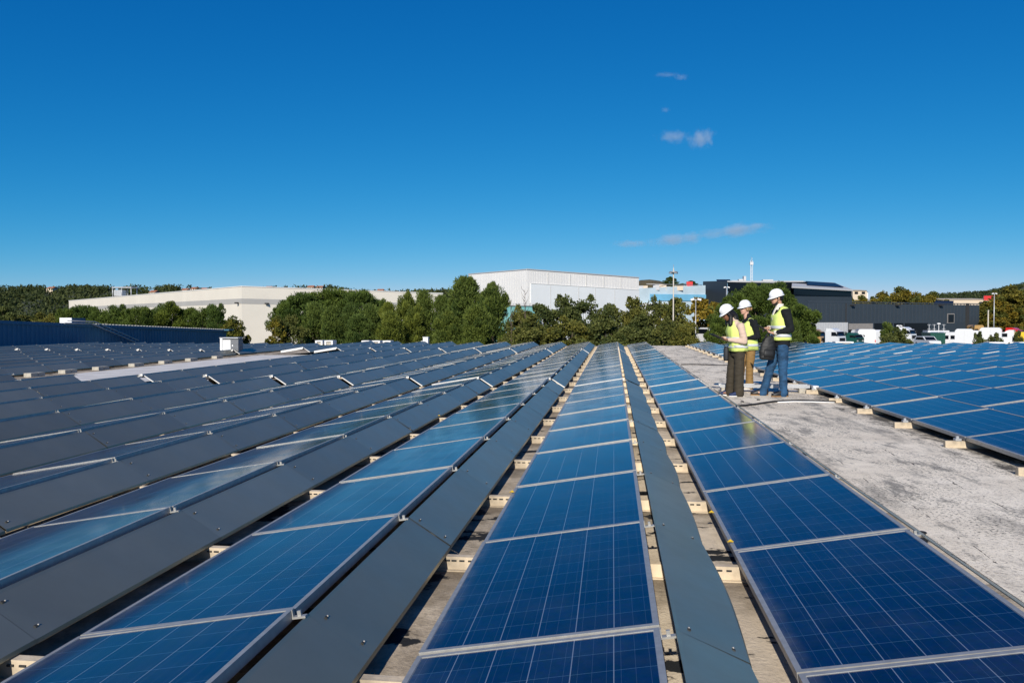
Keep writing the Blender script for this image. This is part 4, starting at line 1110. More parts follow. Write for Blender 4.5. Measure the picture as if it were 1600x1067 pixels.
kind('yellow0', 5, 7.5, 71, 60, lambda t: (2.0*math.sin(PI*min(1, .2+.8*t)**.8)**.6 + .1, 1.2 + 5.8*t), .3, .75, 110, .28, .22, L_YELLOW, .8, .2, False, .35)
kind('ygreen0', 5, 7.5, 72, 55, lambda t: (2.0*math.sin(PI*min(1, .2+.8*t)**.8)**.6 + .1, 1.2 + 5.8*t), .3, .75, 120, .26, .18, L_YGREEN, .8, .2, False, .35)
kind('bush0', 4, 3, 81, 45, dome(1.6, .3, 2.6), .35, .6, 130, .22, .13, L_OLIVE, .8, .4)
kind('shrub0', 4, 4, 82, 45, cone(1.6, .3, 3.6), .35, .6, 130, .25, .10, L_ALEPPO, .8, .8)
# the big round pine gets a crown of its own
def round_prof(t): return (4.4*math.sin(PI*(.12+.80*t)**.85)**.75 + .15, 1.6 + 6.2*t)
kind('round0', 9.5, 8.6, 91, 230, round_prof, .42, .80, 460, .21, .07, L_PINE, .85, .7, True, .2, amp=.22)

def tree(u, v, wpx, d, k, name, label, group, cat='tree', rz=None, zb=GZ):
    W, H, crown, trunk = KINDS[k]
    p = at(u, 499, d); h = (zat(v, d) - zb)*.98; w = wpx/F_PX*d*1.32
    e = empty(name, (p.x, p.y, zb), rz if rz is not None else (u*7.13) % 6.28, label, cat, group)
    e.scale = (w/W, w/W, h/H)
    for nm, me in (('crown', crown), ('trunk', trunk)):
        o = bpy.data.objects.new(nm, me); COL.objects.link(o); o.parent = e
    return e
G1 = 'dark pines left of the cream warehouse'
words = ['first', 'second', 'third', 'fourth', 'fifth', 'sixth', 'seventh', 'eighth', 'ninth', 'tenth', 'eleventh', 'twelfth', 'thirteenth', 'fourteenth']
for i, (u, v, w) in enumerate(((100, 486, 46), (128, 478, 54), (158, 482, 52), (185, 479, 54), (216, 480, 56), (245, 477, 54), (268, 474, 54), (296, 482, 50), (318, 478, 52), (340, 478, 46))):
    tree(u, v, w, 74+(i*5 % 9), ('pine0', 'umbrella0', 'pine1')[i % 3], 'pine_tree', 'dark green pine above the blue hall, %s from the left in its row' % words[i], G1)
tree(6, 474, 46, 120, 'broad0', 'tree', 'dark tree at the left edge above the blue hall', None)
for i, (u, v, w) in enumerate(((35, 489, 46), (62, 488, 44), (84, 490, 40))):
    tree(u, v, w, 125, 'broad%d' % i, 'tree', 'dull olive tree behind blue hall at far left, %s of three' % ('leftmost', 'middle', 'rightmost')[i], 'olive trees at far left')
tree(366, 494, 44, 66, 'ygreen0', 'tree', 'loose yellow green tree by the end of the blue hall', None)
tree(433, 494, 36, 64, 'ygreen0', 'tree', 'small yellow brown tree at the right foot of the cream warehouse', None)
tree(455, 492, 50, 66, 'broad1', 'tree', 'brownish olive tree below the left umbrella pine', None)
for i, (u, v, w, d) in enumerate(((447, 470, 46, 86), (476, 458, 74, 86), (520, 452, 84, 88), (562, 455, 74, 86), (590, 470, 40, 90))):
    tree(u, v, w, d, 'umbrella0', 'pine_tree', 'flat topped umbrella pine before cream warehouse, %s from the left' % words[i], 'umbrella pines before the cream warehouse')
for i, (u, v, w, d) in enumerate(((492, 474, 56, 70), (520, 479, 54, 66), (548, 474, 52, 70), (577, 477, 52, 67), (607, 473, 50, 70), (635, 458, 52, 72), (662, 455, 50, 74), (690, 462, 50, 74), (650, 478, 54, 64), (610, 488, 60, 62), (560, 492, 60, 62), (700, 486, 58, 62))):
    tree(u, v, w, d, 'aleppo%d' % (i % 3), 'pine_tree', 'bushy light green pine in the thick belt, %s from the left' % words[sorted([492, 520, 548, 577, 607, 635, 662, 690, 650, 610, 560, 700]).index(u)], 'bushy pines in the middle belt')
tree(727, 433, 84, 70, 'aleppo1', 'pine_tree', 'tallest dark green pine left of the white hall', None)
tree(770, 443, 66, 68, 'aleppo2', 'pine_tree', 'second tallest dark pine beside the white hall corner', None)
tree(745, 478, 70, 62, 'aleppo0', 'pine_tree', 'low spreading pine at the foot of the two tallest pines', None)
for i, (u, v, w, d, k) in enumerate(((815, 476, 52, 66, 2), (845, 468, 58, 68, 0), (880, 461, 60, 68, 1), (916, 461, 58, 69, 2), (955, 468, 54, 68, 0), (990, 464, 56, 69, 1), (1024, 463, 54, 68, 2), (1058, 458, 56, 66, 0), (830, 492, 70, 60, 1), (890, 494, 74, 60, 2), (945, 492, 74, 59, 0), (1000, 492, 72, 60, 1), (1046, 496, 60, 58, 2), (1068, 508, 44, 57, 1))):
    us = sorted([815, 845, 880, 916, 955, 990, 1024, 1058, 830, 890, 945, 1000, 1046, 1068])
    tree(u, v, w, d, 'broad%d' % k, 'tree', 'olive broadleaf tree before the white hall, %s from the left' % words[us.index(u)], 'olive broadleaf trees before the white hall')
tree(1098, 458, 58, 74, 'yellow0', 'tree', 'golden autumn tree between floodlight mast and round pine', None)
tree(1120, 466, 40, 84, 'yellow0', 'tree', 'golden tree close behind the left side of round pine', None)
tree(1190, 434, 128, 58, 'round0', 'pine_tree', 'big round dark green pine behind the three workers', None)
tree(1240, 500, 36, 55, 'aleppo2', 'pine_tree', 'low pine growth at the right foot of the round pine', None)
tree(1118, 508, 50, 55, 'pine0', 'pine_tree', 'low pine growth at the left foot of the round pine', None)
for i, (u, v, w) in enumerate(((1326, 464, 34), (1348, 462, 40), (1378, 456, 46), (1408, 449, 58), (1432, 457, 44), (1457, 456, 46))):
    tree(u, v, w, 215, 'plane%d' % (i % 2), 'plane_tree', 'yellow green plane tree above the workshop roof, %s from the left' % words[i], 'plane trees behind the workshop')
for i, (u, v, w, d) in enumerate(((1540, 474, 50, 180), (1560, 464, 54, 178), (1578, 447, 64, 184), (1606, 452, 60, 182), (1640, 450, 70, 182), (1558, 492, 44, 172))):
    us = sorted([1540, 1560, 1578, 1606, 1640, 1558])
    tree(u, v, w, d, 'plane%d' % (i % 2), 'plane_tree', 'large golden brown plane tree at right edge, %s from the left' % words[us.index(u)], 'plane trees at the right edge')
tree(1387, 503, 32, 96, 'shrub0', 'bush', 'upright dark bush hiding the workshop bay, taller of two', None, 'bush')
tree(1402, 514, 46, 94, 'bush0', 'bush', 'wide round olive bush beside the taller bush, before workshop', None, 'bush')
for i, (u, v, w) in enumerate(((1531, 521, 26), (1555, 523, 30), (1591, 520, 24))):
    tree(u, v, w, 70, 'bush0', 'bush', 'thin low bush before the white vans, %s of three' % ('leftmost', 'middle', 'rightmost')[i], 'low bushes before the vans', 'bush')
for i, (u, v, w) in enumerate(((1047, 433, 22), (1064, 443, 13), (1080, 439, 18))):
    tree(u, v, w, 230, 'pine%d' % (i % 2), 'tree', 'small dark tree on skyline near floodlight mast, %s of three' % ('leftmost', 'middle', 'rightmost')[i], 'small skyline trees', zb=zat(452, 230))
for i, (u, v) in enumerate(((820, 453), (798, 470))):
    p = at(u, 499, 64); H = zat(v, 64)-GZ; rg = random.Random(i); b = MB()
    b.tube([(0, 0, 0), (.05, 0, H*.6), (0, 0, H)], [.07, .045, .012], 6)
    for k in range(16):
        z = H*(.45+.035*k); q = rg.uniform(0, 6.28); l = rg.uniform(.4, .9)*(1.3-.05*k); b.tube([(0, 0, z), (l*.5*math.cos(q), l*.5*math.sin(q), z+l*.5), (l*.7*math.cos(q), l*.7*math.sin(q), z+l*1.1)], [.02, .013, .006], 4)
    tag(b.build('bare_tree', M_BARK, None, (p.x, p.y, GZ)), ('bare thin tree before the white hall corner', 'bare twiggy tree close to the second tallest pine')[i], 'tree')

# ------------------------------------------------------------------ hills
M_HILL = mat('hill_soil', (0.055, 0.065, 0.030), 0.95, 0, 0.25, 0.02)
M_SCRUB = mat('scrub_hill', (0.10, 0.085, 0.045), 0.95, 0, 0.35, 0.15)
def ridge(name, pts, d, spread, m, kindp='structure', base_v=500):
    """terrain ridge whose crest is seen at pts"""
    us = np.linspace(pts[0][0], pts[-1][0], 90)
    vv = np.interp(us, [p[0] for p in pts], [p[1] for p in pts])
    prof = [(-1.0, 0.0), (-.7, .30), (-.4, .62), (-.15, .90), (0, 1.0), (.25, .93), (.6, .5), (1.0, 0.0)]
    vs, rg = [], random.Random(9)
    for s, hgt in prof:
        for u, v in zip(us, vv):
            dd = d*(1 + s*spread); p = at(u, 499, dd); z = GZ + (zat(v, d) - GZ)*hgt*(1 if s == 0 else rg.uniform(.9, 1.04))
            vs.append((p.x, p.y, z if hgt > 0 else GZ-2))
    n = len(us)
    fs = [(j*n+i, j*n+i+1, (j+1)*n+i+1, (j+1)*n+i) for j in range(len(prof)-1) for i in range(n-1)]
    b = MB(); b.add(vs, fs, 0, None, None, True)
    o = tag(b.build(name, m), kind=kindp)
    return np.array(vs).reshape(len(prof), n, 3)
HP = [(-420, 454), (-250, 450), (-100, 452), (0, 456), (60, 454), (130, 455), (190, 456), (240, 455), (300, 451), (325, 456), (345, 462), (380, 461), (440, 457), (480, 455), (525, 455), (560, 462), (610, 463), (650, 460), (690, 460), (730, 468), (830, 490)]
HOUSES = ((238, 455, 'small pale house with tiled roof on the forest hill'), (288, 452, 'pale long house high on the forest hill near its crest'), (303, 450, 'tiled house on the crest of the forest hill, left of pair'), (317, 451, 'tiled house on the crest of the forest hill, right of pair'),
                              (485, 447.5, 'pinkish house on the crest above the cream warehouse, left of pair'), (499, 448, 'pinkish house on the crest above the cream warehouse, right of pair'), (594, 453, 'lone pale house on the low crest above the pines'), (419, 448.5, 'small pale house on crest just above warehouse roof corner'), (78, 449.5, 'tiny pale house among the trees of the far left crest'), (183, 463, 'pale house low on the forest hill behind the roof frame'))
for i, (u, v, l) in enumerate(HOUSES):
    plain_house('house', l, 'house', u-5, u+5, v-1.5, 600 if i not in (0, 9) else 540, 8, M_PLASTER, M_TERRA, 1.3, 3)
G = ridge('forested_hill', HP, 640, .42, M_HILL)
g = np.random.default_rng(4); cl = []
for i in range(3600):
    a = g.random()*4.3; j = int(a); f = a-j; k = g.random()*(G.shape[1]-1.001); i0 = int(k); h = k-i0
    if j >= G.shape[0]-1: continue
    p = (G[j, i0]*(1-h)+G[j, i0+1]*h)*(1-f) + (G[j+1, i0]*(1-h)+G[j+1, i0+1]*h)*f
    r = g.uniform(1.6, 3.2)
    w_ = to_px(p)
    if w_ and any(abs(w_[0]-q[0]) < 7 and abs(w_[1]-q[1]) < 9 for q in HOUSES) and p[1] < 640: continue
    cl.append((p[0], p[1], p[2]+r*.7, r, r, r*1.1))
o = bpy.data.objects.new('forest', leaf_mesh('forest', cl, 34, 1.7, 1.1, L_FOREST, 5, .5, .1)); COL.objects.link(o)
tag(o, 'dark green forest covering the hill on the left skyline', 'forest', kind='stuff')
ridge('scrub_hill', [(960, 470), (985, 446), (1000, 438), (1015, 437), (1030, 439), (1045, 444), (1070, 452), (1100, 470)], 330, .2, M_SCRUB)
H2 = ridge('far_hill', [(1330, 480), (1400, 468), (1460, 463), (1500, 461), (1540, 458), (1575, 451), (1600, 446), (1660, 436), (1760, 425), (1900, 440)], 3800, .3, M_HILL)
cl = []
for i in range(1500):
    j = g.integers(0, 5); i0 = g.integers(0, H2.shape[1]-1); f, h = g.random(), g.random()
    p = (H2[j, i0]*(1-h)+H2[j, i0+1]*h)*(1-f) + (H2[j+1, i0]*(1-h)+H2[j+1, i0+1]*h)*f
    r = g.uniform(10, 22); cl.append((p[0], p[1], p[2]+r*.2, r*1.5, r, r*.6))
o = bpy.data.objects.new('far_forest', leaf_mesh('far_forest', cl, 60, 7, 5, L_FOREST, 6, .5, .1)); COL.objects.link(o)
tag(o, 'distant bluish forest on the far right hills', 'forest', kind='stuff')

# ------------------------------------------------------------------ clouds
def make_cloud_mat():
    m = bpy.data.materials.new('cloud_vapour'); m.use_nodes = True
    t = m.node_tree; t.nodes.remove(t.nodes['Principled BSDF'])
    v = coords(t, 'Object')
    ln = t.nodes.new('ShaderNodeVectorMath'); ln.operation = 'LENGTH'; t.links.new(v, ln.inputs[0])
    edge = math_n(t, 'SUBTRACT', 1.0, ln.outputs['Value'])
    oi = t.nodes.new('ShaderNodeObjectInfo')
    ad = t.nodes.new('ShaderNodeVectorMath'); ad.operation = 'ADD'
    cb = t.nodes.new('ShaderNodeCombineXYZ'); t.links.new(math_n(t, 'MULTIPLY', oi.outputs['Random'], 50.0), cb.inputs[0])
    t.links.new(coords(t, 'Object', (2.6, 2.2, 1.3)), ad.inputs[0]); t.links.new(cb.outputs[0], ad.inputs[1])
    nz = noise(t, ad.outputs[0], 1.3, 7, 0.62)
    dn = math_n(t, 'MAXIMUM', math_n(t, 'SUBTRACT', math_n(t, 'ADD', math_n(t, 'MULTIPLY', edge, 0.55), nz), 0.67), 0.0)
    pv = t.nodes.new('ShaderNodeVolumePrincipled')
    pv.inputs['Color'].default_value = (0.86, 0.93, 1.0, 1)
    pv.inputs['Anisotropy'].default_value = 0.0
    t.links.new(math_n(t, 'MULTIPLY', dn, 0.030), pv.inputs['Density'])
    t.links.new(pv.outputs[0], t.nodes['Material Output'].inputs['Volume'])
    return m
M_CLOUD = make_cloud_mat()
for (u, v, wp, hp, rot, lab) in ((1052, 214, 46, 20, 0, 'left half of the small ragged white cloud in the middle sky'), (1096, 217, 38, 30, 5, 'thicker right half of the small ragged white cloud, middle sky'), (1041, 117, 40, 8, 0, 'thin faint cloud wisp high in the sky'), (1064, 121, 20, 10, 0, 'tiny faint puff right of the high thin wisp'),
                                 (1040, 172, 14, 8, 0, 'tiny single cloud puff between upper wisp and middle cloud'), (1058, 374, 84, 20, 4, 'middle one of the three low flat clouds'), (1148, 361, 110, 20, 7, 'longest low flat cloud, rightmost of three'), (985, 381, 56, 12, 0, 'faintest low flat cloud, leftmost of three')):
    D = 4600 if v < 250 else 8200
    p = at(u, v, D)
    b = MB(); b.ball((0, 0, 0), 1.0, seg=24, n=14)
    o = b.build('cloud', M_CLOUD, None, p)
    o.scale = (wp/2/F_PX*D*1.5, hp*.8/F_PX*D, hp/2/F_PX*D*1.5)
    o.rotation_euler = (0, -R(rot), YAW)
    tag(o, lab, 'cloud', 'small white clouds')

# ------------------------------------------------------------------ people (local frame: x forward, y left, z up)
def remeshed(name, mb, m, parent, vox, smooth=6, fold=0.0, seed=1.0):
    """one continuous surface from overlapping limbs"""
    me = mb.mesh(name, m)
    o = bpy.data.objects.new(name, me); COL.objects.link(o)
    md = o.modifiers.new('r', 'REMESH'); md.mode = 'VOXEL'; md.voxel_size = vox
    sm = o.modifiers.new('s', 'SMOOTH'); sm.iterations = smooth; sm.factor = .5
    dg = bpy.context.evaluated_depsgraph_get()
    ev = bpy.data.meshes.new_from_object(o.evaluated_get(dg))
    o.modifiers.clear(); o.data = ev; ev.name = name
    n = len(ev.vertices); co = np.empty(n*3); ev.vertices.foreach_get('co', co); co = co.reshape(-1, 3)
    if fold:
        no = np.empty(n*3); ev.vertices.foreach_get('normal', no); no = no.reshape(-1, 3)
        from mathutils import noise as mn
        w = np.array([mn.noise(Vector((c[0]*7+seed*9, c[1]*7, c[2]*26))) + .6*mn.noise(Vector((c[0]*16, c[1]*16+seed*5, c[2]*38+c[0]*18))) + .7*mn.noise(Vector((c[0]*5, c[1]*5, c[2]*4+seed*3))) for c in co])
        co = co + no*(w*fold*1.25)[:, None]
        ev.vertices.foreach_set('co', co.ravel())
    ev.polygons.foreach_set('use_smooth', [True]*len(ev.polygons))
    ev.update()
    if not ev.materials: ev.materials.append(m)
    o.parent = parent
    return o
def limb(mb, pts, rad, seg=14): 
    mb.tube(pts, rad, seg)
    for p, r in ((pts[0], rad[0]), (pts[-1], rad[-1])):
        k = r if not isinstance(r, tuple) else min(r); mb.ball(p, (k, k, k), seg=12, n=8)
def hand(mb, wrist, direc, palm_n, curl, s=1.0, thumb=1):
    """palm, four unequal bent fingers and a thumb from the palm's side"""
    w, d, nrm = Vector(wrist), Vector(direc).normalized(), Vector(palm_n).normalized()
    nrm = (nrm - d*nrm.dot(d)).normalized(); sd = d.cross(nrm).normalized()*thumb
    M = lambda a, b_, c: w + d*a*s + sd*b_*s + nrm*c*s
    limb(mb, [M(-.02, 0, 0), M(.03, 0, 0), M(.085, 0, 0)], [(.026*s, .022*s), (.036*s, .019*s), (.040*s, .015*s)], 12)
    for i, (o, L) in enumerate(((.030, .070), (.010, .080), (-.011, .074), (-.031, .057))):
        a, q = M(.078, o, 0), [M(.078, o, 0)]
        ang = 0.0; pos = Vector((.078, o, 0))
        for k, f in enumerate((.42, .33, .25)):
            ang += curl*(.7 + .15*i); pos = pos + Vector((math.cos(ang)*L*f, 0, math.sin(ang)*L*f)); q.append(M(*pos))
        limb(mb, q, [.0092*s, .0088*s, .0080*s, .0070*s], 8)
    limb(mb, [M(.012, .026, .004), M(.040, .052, .014), M(.066, .056, .026), M(.084, .050, .034)], [.012*s, .011*s, .0095*s, .0080*s], 8)
def head_rings():
    # z above the chin, centre x, half depth, half width
    return [(-.005, .045, .030, .028), (.008, .045, .045, .040), (.030, .030, .066, .052), (.055, .018, .080, .060), (.080, .010, .088, .066), (.105, .004, .092, .070), (.130, .000, .097, .073), (.155, -.004, .100, .075), (.180, -.006, .099, .075), (.205, -.008, .090, .069), (.225, -.008, .066, .053), (.236, -.008, .030, .026)]
def person(name, label, pos, rz, spec):
    e = empty('person', pos, rz, label, 'person')
    S_ = spec
    neck, tilt = Vector(S_['neck']), S_['tilt']
    HM = Matrix.Translation(neck) @ Matrix.Rotation(S_.get('turn', 0), 4, 'Z') @ Matrix.Rotation(tilt, 4, 'Y') @ Matrix.Translation((0.005, 0, 0.03))
    # body: one skin surface
    b = MB()
    b.rings([(z, x, 0, dx, dy) for z, x, dx, dy in head_rings()], 22, 0, HM)
    for q in ([(.088, 0, .128), (.104, 0, .100), (.110, 0, .086), (.098, 0, .078)],): b.tube([HM @ Vector(p) for p in q], [.010, .013, .016, .010], 8)
    for s in (-1, 1):
        b.ball(HM @ Vector((-.004, s*.074, .105)), (.020, .009, .032), seg=8, n=6)
        b.ball(HM @ Vector((.074, s*.030, .070)), (.018, .022, .022), seg=8, n=6)
    b.tube([HM @ Vector((.086, -.018, .047)), HM @ Vector((.092, 0, .049)), HM @ Vector((.086, .018, .047))], [.007, .009, .007], 8)
    b.tube([HM @ Vector((.084, 0, .014)), HM @ Vector((.074, 0, .004))], [.016, .018], 8)
    limb(b, [HM @ Vector((-.015, 0, .06)), neck, Vector(S_['chest'])], [.052, .052, .06])
    ch, pv = Vector(S_['chest']), Vector(S_['pelvis'])
    b.rings([(pv.z-.08, pv.x, 0, .06, .09), (pv.z, pv.x, 0, .085, .13), ((pv.z+ch.z)/2, (pv.x+ch.x)/2, 0, .075, .11), (ch.z, ch.x, 0, .085, .14), (ch.z+.08, ch.x, 0, .05, .09)], 16)
    for s, A in ((1, S_['arm_l']), (-1, S_['arm_r'])):
        sh, el, wr = [Vector(k) for k in A['j']]
        limb(b, [ch + Vector((0, s*.05, .03)), sh, el], [.04, .042, .036]); limb(b, [el, el.lerp(wr, .35), wr], [.034, .036, .024])
        hand(b, wr, A['dir'], A['nrm'], A['curl'], S_.get('hand', 1.0), A.get('thumb', s))
    for L in S_['legs']:
        limb(b, [Vector(k) for k in L['j']], [.075, .05, .035])
        an = Vector(L['j'][2]); b.ball(an + Vector((.05, 0, -.04)), (.09, .035, .03))
    remeshed('body', b, S_['skin'], e, .0085, 2)
    # face
    for s in (-1, 1):
        b = MB(); b.ball(HM @ Vector((.083, s*.031, .112)), (.009, .013, .007), seg=8, n=6); b.build('eye', M_EYE, e)
        b = MB(); b.tube([HM @ Vector((.092, s*.014, .128)), HM @ Vector((.090, s*.032, .132)), HM @ Vector((.076, s*.050, .127))], [.005, .006, .004], 6); b.build('eyebrow', S_['hairm'], e)
    b = MB(); b.tube([HM @ Vector((.091, -.020, .048)), HM @ Vector((.0985, 0, .0495)), HM @ Vector((.091, .020, .048))], [.005, .0075, .005], 6); b.build('mouth', M_LIPS, e)
    S_['hair'](e, HM)
    # hard hat: dome, ridge, peaked brim
    b = MB()
    rs = []
    for i in range(9):
        q = PI/2*i/8; rs.append((.150 + .115*math.sin(q), -.006, 0, .120*math.cos(q)**.9+.002, .098*math.cos(q)**.9+.002))
    HH = HM @ Matrix.Rotation(S_.get('hat', .04), 4, 'Y')
    b.rings([(.148, -.006, 0, .110, .090)] + rs, 28, 0, HH)
    N = 28
    vs = []
    for lay, (k, dz) in enumerate(((1.0, .0), (1.12, -.012), (1.10, -.018), (.97, -.004))):
        for i in range(N):
            q = 2*PI*i/N; fr = max(0, math.cos(q)); ex = (k-1)*1.0*(1 + 2.3*fr**2)
            vs.append((-.006 + .121*(1+ex)*math.cos(q), .099*(1+ex)*math.sin(q), .152 + dz*(1+.9*fr)))
    fs = [(l*N+i, l*N+(i+1) % N, ((l+1) % 4)*N+(i+1) % N, ((l+1) % 4)*N+i) for l in range(4) for i in range(N)]
    b.add(vs, [f[::-1] for f in fs], 0, HH, None, True)
    for s in (-.03, 0, .03):
        b.tube([HH @ Vector((-.006 + .118*math.cos(q), s*.8*(.4+.6*math.sin(q)), .152 + .114*math.sin(q))) for q in [PI*k/12 for k in range(1, 12)]], .007, 6)
    hb = b.build('hard_hat', M_HELMET, e)
    b = MB(); b.ball(HH @ Vector((-.122, 0, .140)), (.012, .03, .012), seg=8, n=5); b.build('adjuster_knob', M_BLACK, hb)
    # garments
    S_['clothes'](e, S_, HM)
    e.scale = (S_.get('scale', 1),)*3
    return e
def shoe(e, heel, yaw, L, m, solem, pitch=0.0, name='shoe'):
    M = Matrix.Translation(heel) @ Matrix.Rotation(yaw, 4, 'Z') @ Matrix.Rotation(pitch, 4, 'Y')
    def outline(k, z, sh=1.0):
        return [( -.045*k + (L+.01*k) * t - 0, sg*w*k) for t, w, sg in ((0, .022, 1), (.06, .034, 1), (.35, .036, 1), (.62, .046, 1), (.85, .042, 1), (.97, .022, 1), (1.0, 0.001, 1), (.97, .022, -1), (.85, .038, -1), (.62, .044, -1), (.35, .034, -1), (.06, .034, -1), (0, .022, -1))]
    b = MB(); o0 = outline(1.0, 0); n = len(o0)
    vs = []
    for z, k in ((.014, 1.0), (.055, .99), (.088, .90), (.118, .70)):
        for (x, y) in o0:
            t = (x+.045)/L; top = 1.0 if t < .38 else max(.40, 1.0 - (t-.38)*1.15)
            zz = .014 + (z-.014)*top*(1.0 if t > .1 else 1.05)
            kk = k if t > .45 else 1 - (1-k)*.35
            vs.append((x*1.0, y*kk, zz))
    fs = [(l*n+i, (l+1)*n+i, (l+1)*n+(i+1) % n, l*n+(i+1) % n) for l in range(3) for i in range(n)] + [tuple(range(3*n+n-1, 3*n-1, -1)), tuple(range(n))]
    b.add(vs, fs, 0, M, None, True); b.box((-.03, -.03, .08), (.06, .03, .13), 0, M)
    sh = b.build(name, m, e)
    b = MB(); o1 = [(x*1.01, y*1.05) for x, y in o0]
    b.column(o1[::-1], 0.0, .016, 0, M); b.build('sole', solem, sh)
def torso_vest(e, m, rs, bands, wob=1.0, neck_drop=.10, fold=.004):
    """hi-vis vest shell: rings (z, cx, rx, ry); the front neckline is cut lower"""
    seg = 40; vs, fs = [], []
    zt = rs[-1][0]
    for (z, cx, rx, ry) in rs:
        for k in range(seg):
            q = 2*PI*k/seg; c, s = math.cos(q), math.sin(q)
            cc = abs(c)**.8*(1 if c > 0 else -1); ss = abs(s)**.8*(1 if s > 0 else -1)
            up = max(0, (z - (zt-.16))/.16)
            zz = z - neck_drop*up*max(0, c)**2 - .02*up*max(0, -c)
            w = fold*(math.sin(zz*33*wob + q*3) + .6*math.sin(zz*61 + q*7*wob))*(1-up)
            vs.append((cx + (rx+w)*cc, (ry+w)*ss, zz))
    for i in range(len(rs)-1):
        for k in range(seg):
            k2 = (k+1) % seg; fs.append((i*seg+k, i*seg+k2, (i+1)*seg+k2, (i+1)*seg+k))
    b = MB(); b.add(vs, fs, 0, None, None, True)
    o = b.build('vest', m, e)
    md = o.modifiers.new('t', 'SOLIDIFY'); md.thickness = .006; md.offset = -1
    for z0, z1 in bands:
        vs, fs = [], []
        zs = [z0, z0 + (z1-z0)*.33, z0 + (z1-z0)*.67, z1]
        for z in zs:
            cx, rx, ry = [float(np.interp(z, [r[0] for r in rs], [r[j] for r in rs])) for j in (1, 2, 3)]
            for k in range(seg):
                q = 2*PI*k/seg; c, s = math.cos(q), math.sin(q)
                cc = abs(c)**.8*(1 if c > 0 else -1); ss = abs(s)**.8*(1 if s > 0 else -1)
                w = fold*(math.sin(z*33*wob + q*3) + .6*math.sin(z*61 + q*7*wob)) + .003
                vs.append((cx + (rx+w)*cc, (ry+w)*ss, z))
        for i in range(3):
            for k in range(seg):
                k2 = (k+1) % seg; fs.append((i*seg+k, i*seg+k2, (i+1)*seg+k2, (i+1)*seg+k))
        b = MB(); b.add(vs, fs, 0, None, None, True)
        q = b.build('reflective_band', M_BAND, o); md = q.modifiers.new('t', 'SOLIDIFY'); md.thickness = .003; md.offset = 1
    return o

# ---- man
def man_hair(e, HM):
    b = MB(); b.rings([(.060, -.060, 0, .040, .060), (.085, -.040, 0, .062, .076), (.120, -.030, 0, .078, .079), (.150, -.020, 0, .088, .080), (.180, -.015, 0, .09, .08)], 18, 0, HM)
    for s in (-1, 1): b.tube([HM @ Vector((.012, s*.073, .135)), HM @ Vector((.014, s*.071, .09))], [.016, .009], 8)
    b.build('hair', M_HAIR_BLACK, e)
    b = MB(); b.rings([(-.008, .046, 0, .032, .030), (.004, .045, 0, .0475, .0425), (.026, .031, 0, .0675, .0545), (.036, .027, 0, .066, .054)], 20, 0, HM)
    for s in (-1, 1): b.tube([HM @ Vector((.062, s*.046, .03)), HM @ Vector((.02, s*.068, .06)), HM @ Vector((.012, s*.072, .09))], [.007, .008, .006], 8)
    b.tube([HM @ Vector((.082, -.026, .052)), HM @ Vector((.097, 0, .062)), HM @ Vector((.082, .026, .052))], [.005, .006, .005], 6)
    b.build('beard', M_HAIR_BLACK, e)
def man_clothes(e, S_, HM):
    b = MB()
    b.rings([(.84, -.01, 0, .135, .185), (.90, -.01, 0, .14, .19), (1.05, 0, 0, .125, .175), (1.20, .0, 0, .13, .185), (1.36, -.005, 0, .135, .205), (1.45, -.01, 0, .11, .18), (1.52, 0, 0, .07, .09)], 28)
    for A in (S_['arm_l'], S_['arm_r']):
        sh, el, wr = [Vector(k) for k in A['j']]
        s = 1 if sh.y > 0 else -1
        limb(b, [Vector((0, s*.10, 1.42)), sh, sh.lerp(el, .5), el], [.075, .082, .068, .060]); limb(b, [el, el.lerp(wr, .4), el.lerp(wr, .86)], [.060, .054, .044])
    remeshed('sweater', b, M_SWEATER, e, .012, 4, .004, 1.3)
    for A in (S_['arm_l'], S_['arm_r']):
        sh, el, wr = [Vector(k) for k in A['j']]
        b = MB(); b.tube([el.lerp(wr, .80), el.lerp(wr, .97)], [.043, .040], 14); b.build('shirt_cuff', M_SHIRT, e)
    b = MB(); b.rings([(1.470, .02, 0, .095, .100), (1.50, .022, 0, .075, .078), (1.535, .025, 0, .066, .066), (1.575, .022, 0, .064, .064), (1.572, .022, 0, .056, .056), (1.53, .02, 0, .05, .05)], 22); b.build('shirt_collar', M_SHIRT, e)
    b = MB(); b.tube([(.150, .0, 1.30), (.138, .0, 1.39), (.108, .0, 1.46), (.080, .0, 1.51)], [(.020, .010), (.035, .010), (.045, .012), (.045, .012)], 10); b.build('shirt_front', M_SHIRT, e)
    torso_vest(e, M_VEST, [(.955, -.005, .165, .210), (1.00, -.003, .160, .205), (1.10, 0, .150, .198), (1.20, 0, .150, .200), (1.30, 0, .152, .202), (1.38, -.002, .152, .192), (1.44, -.006, .142, .172), (1.49, -.008, .122, .142), (1.535, -.006, .092, .102)], [(1.01, 1.06), (1.15, 1.20)], 1.0, .13)
    b = MB()
    b.rings([(.80, -.01, 0, .11, .165), (.88, -.01, 0, .125, .175), (.95, -.01, 0, .12, .17)], 24)
    for L in S_['legs']:
        h, k, a = [Vector(q) for q in L['j']]
        limb(b, [h, h.lerp(k, .5), k, k.lerp(a, .5), a + Vector((.0, 0, .02)), a + Vector((.015, 0, -.055))], [.098, .090, .076, .070, .066, .074])
    remeshed('jeans', b, M_JEANS, e, .012, 4, .007, .8)
    for L in S_['legs']: shoe(e, Vector(L['heel']), L['yaw'], .285, M_SHOE_BLACK, M_SOLE_TAN)
def gpos(u, v): 
    p = on_z(u, v, 0.006); return p
pm = gpos(1219, 618.5)
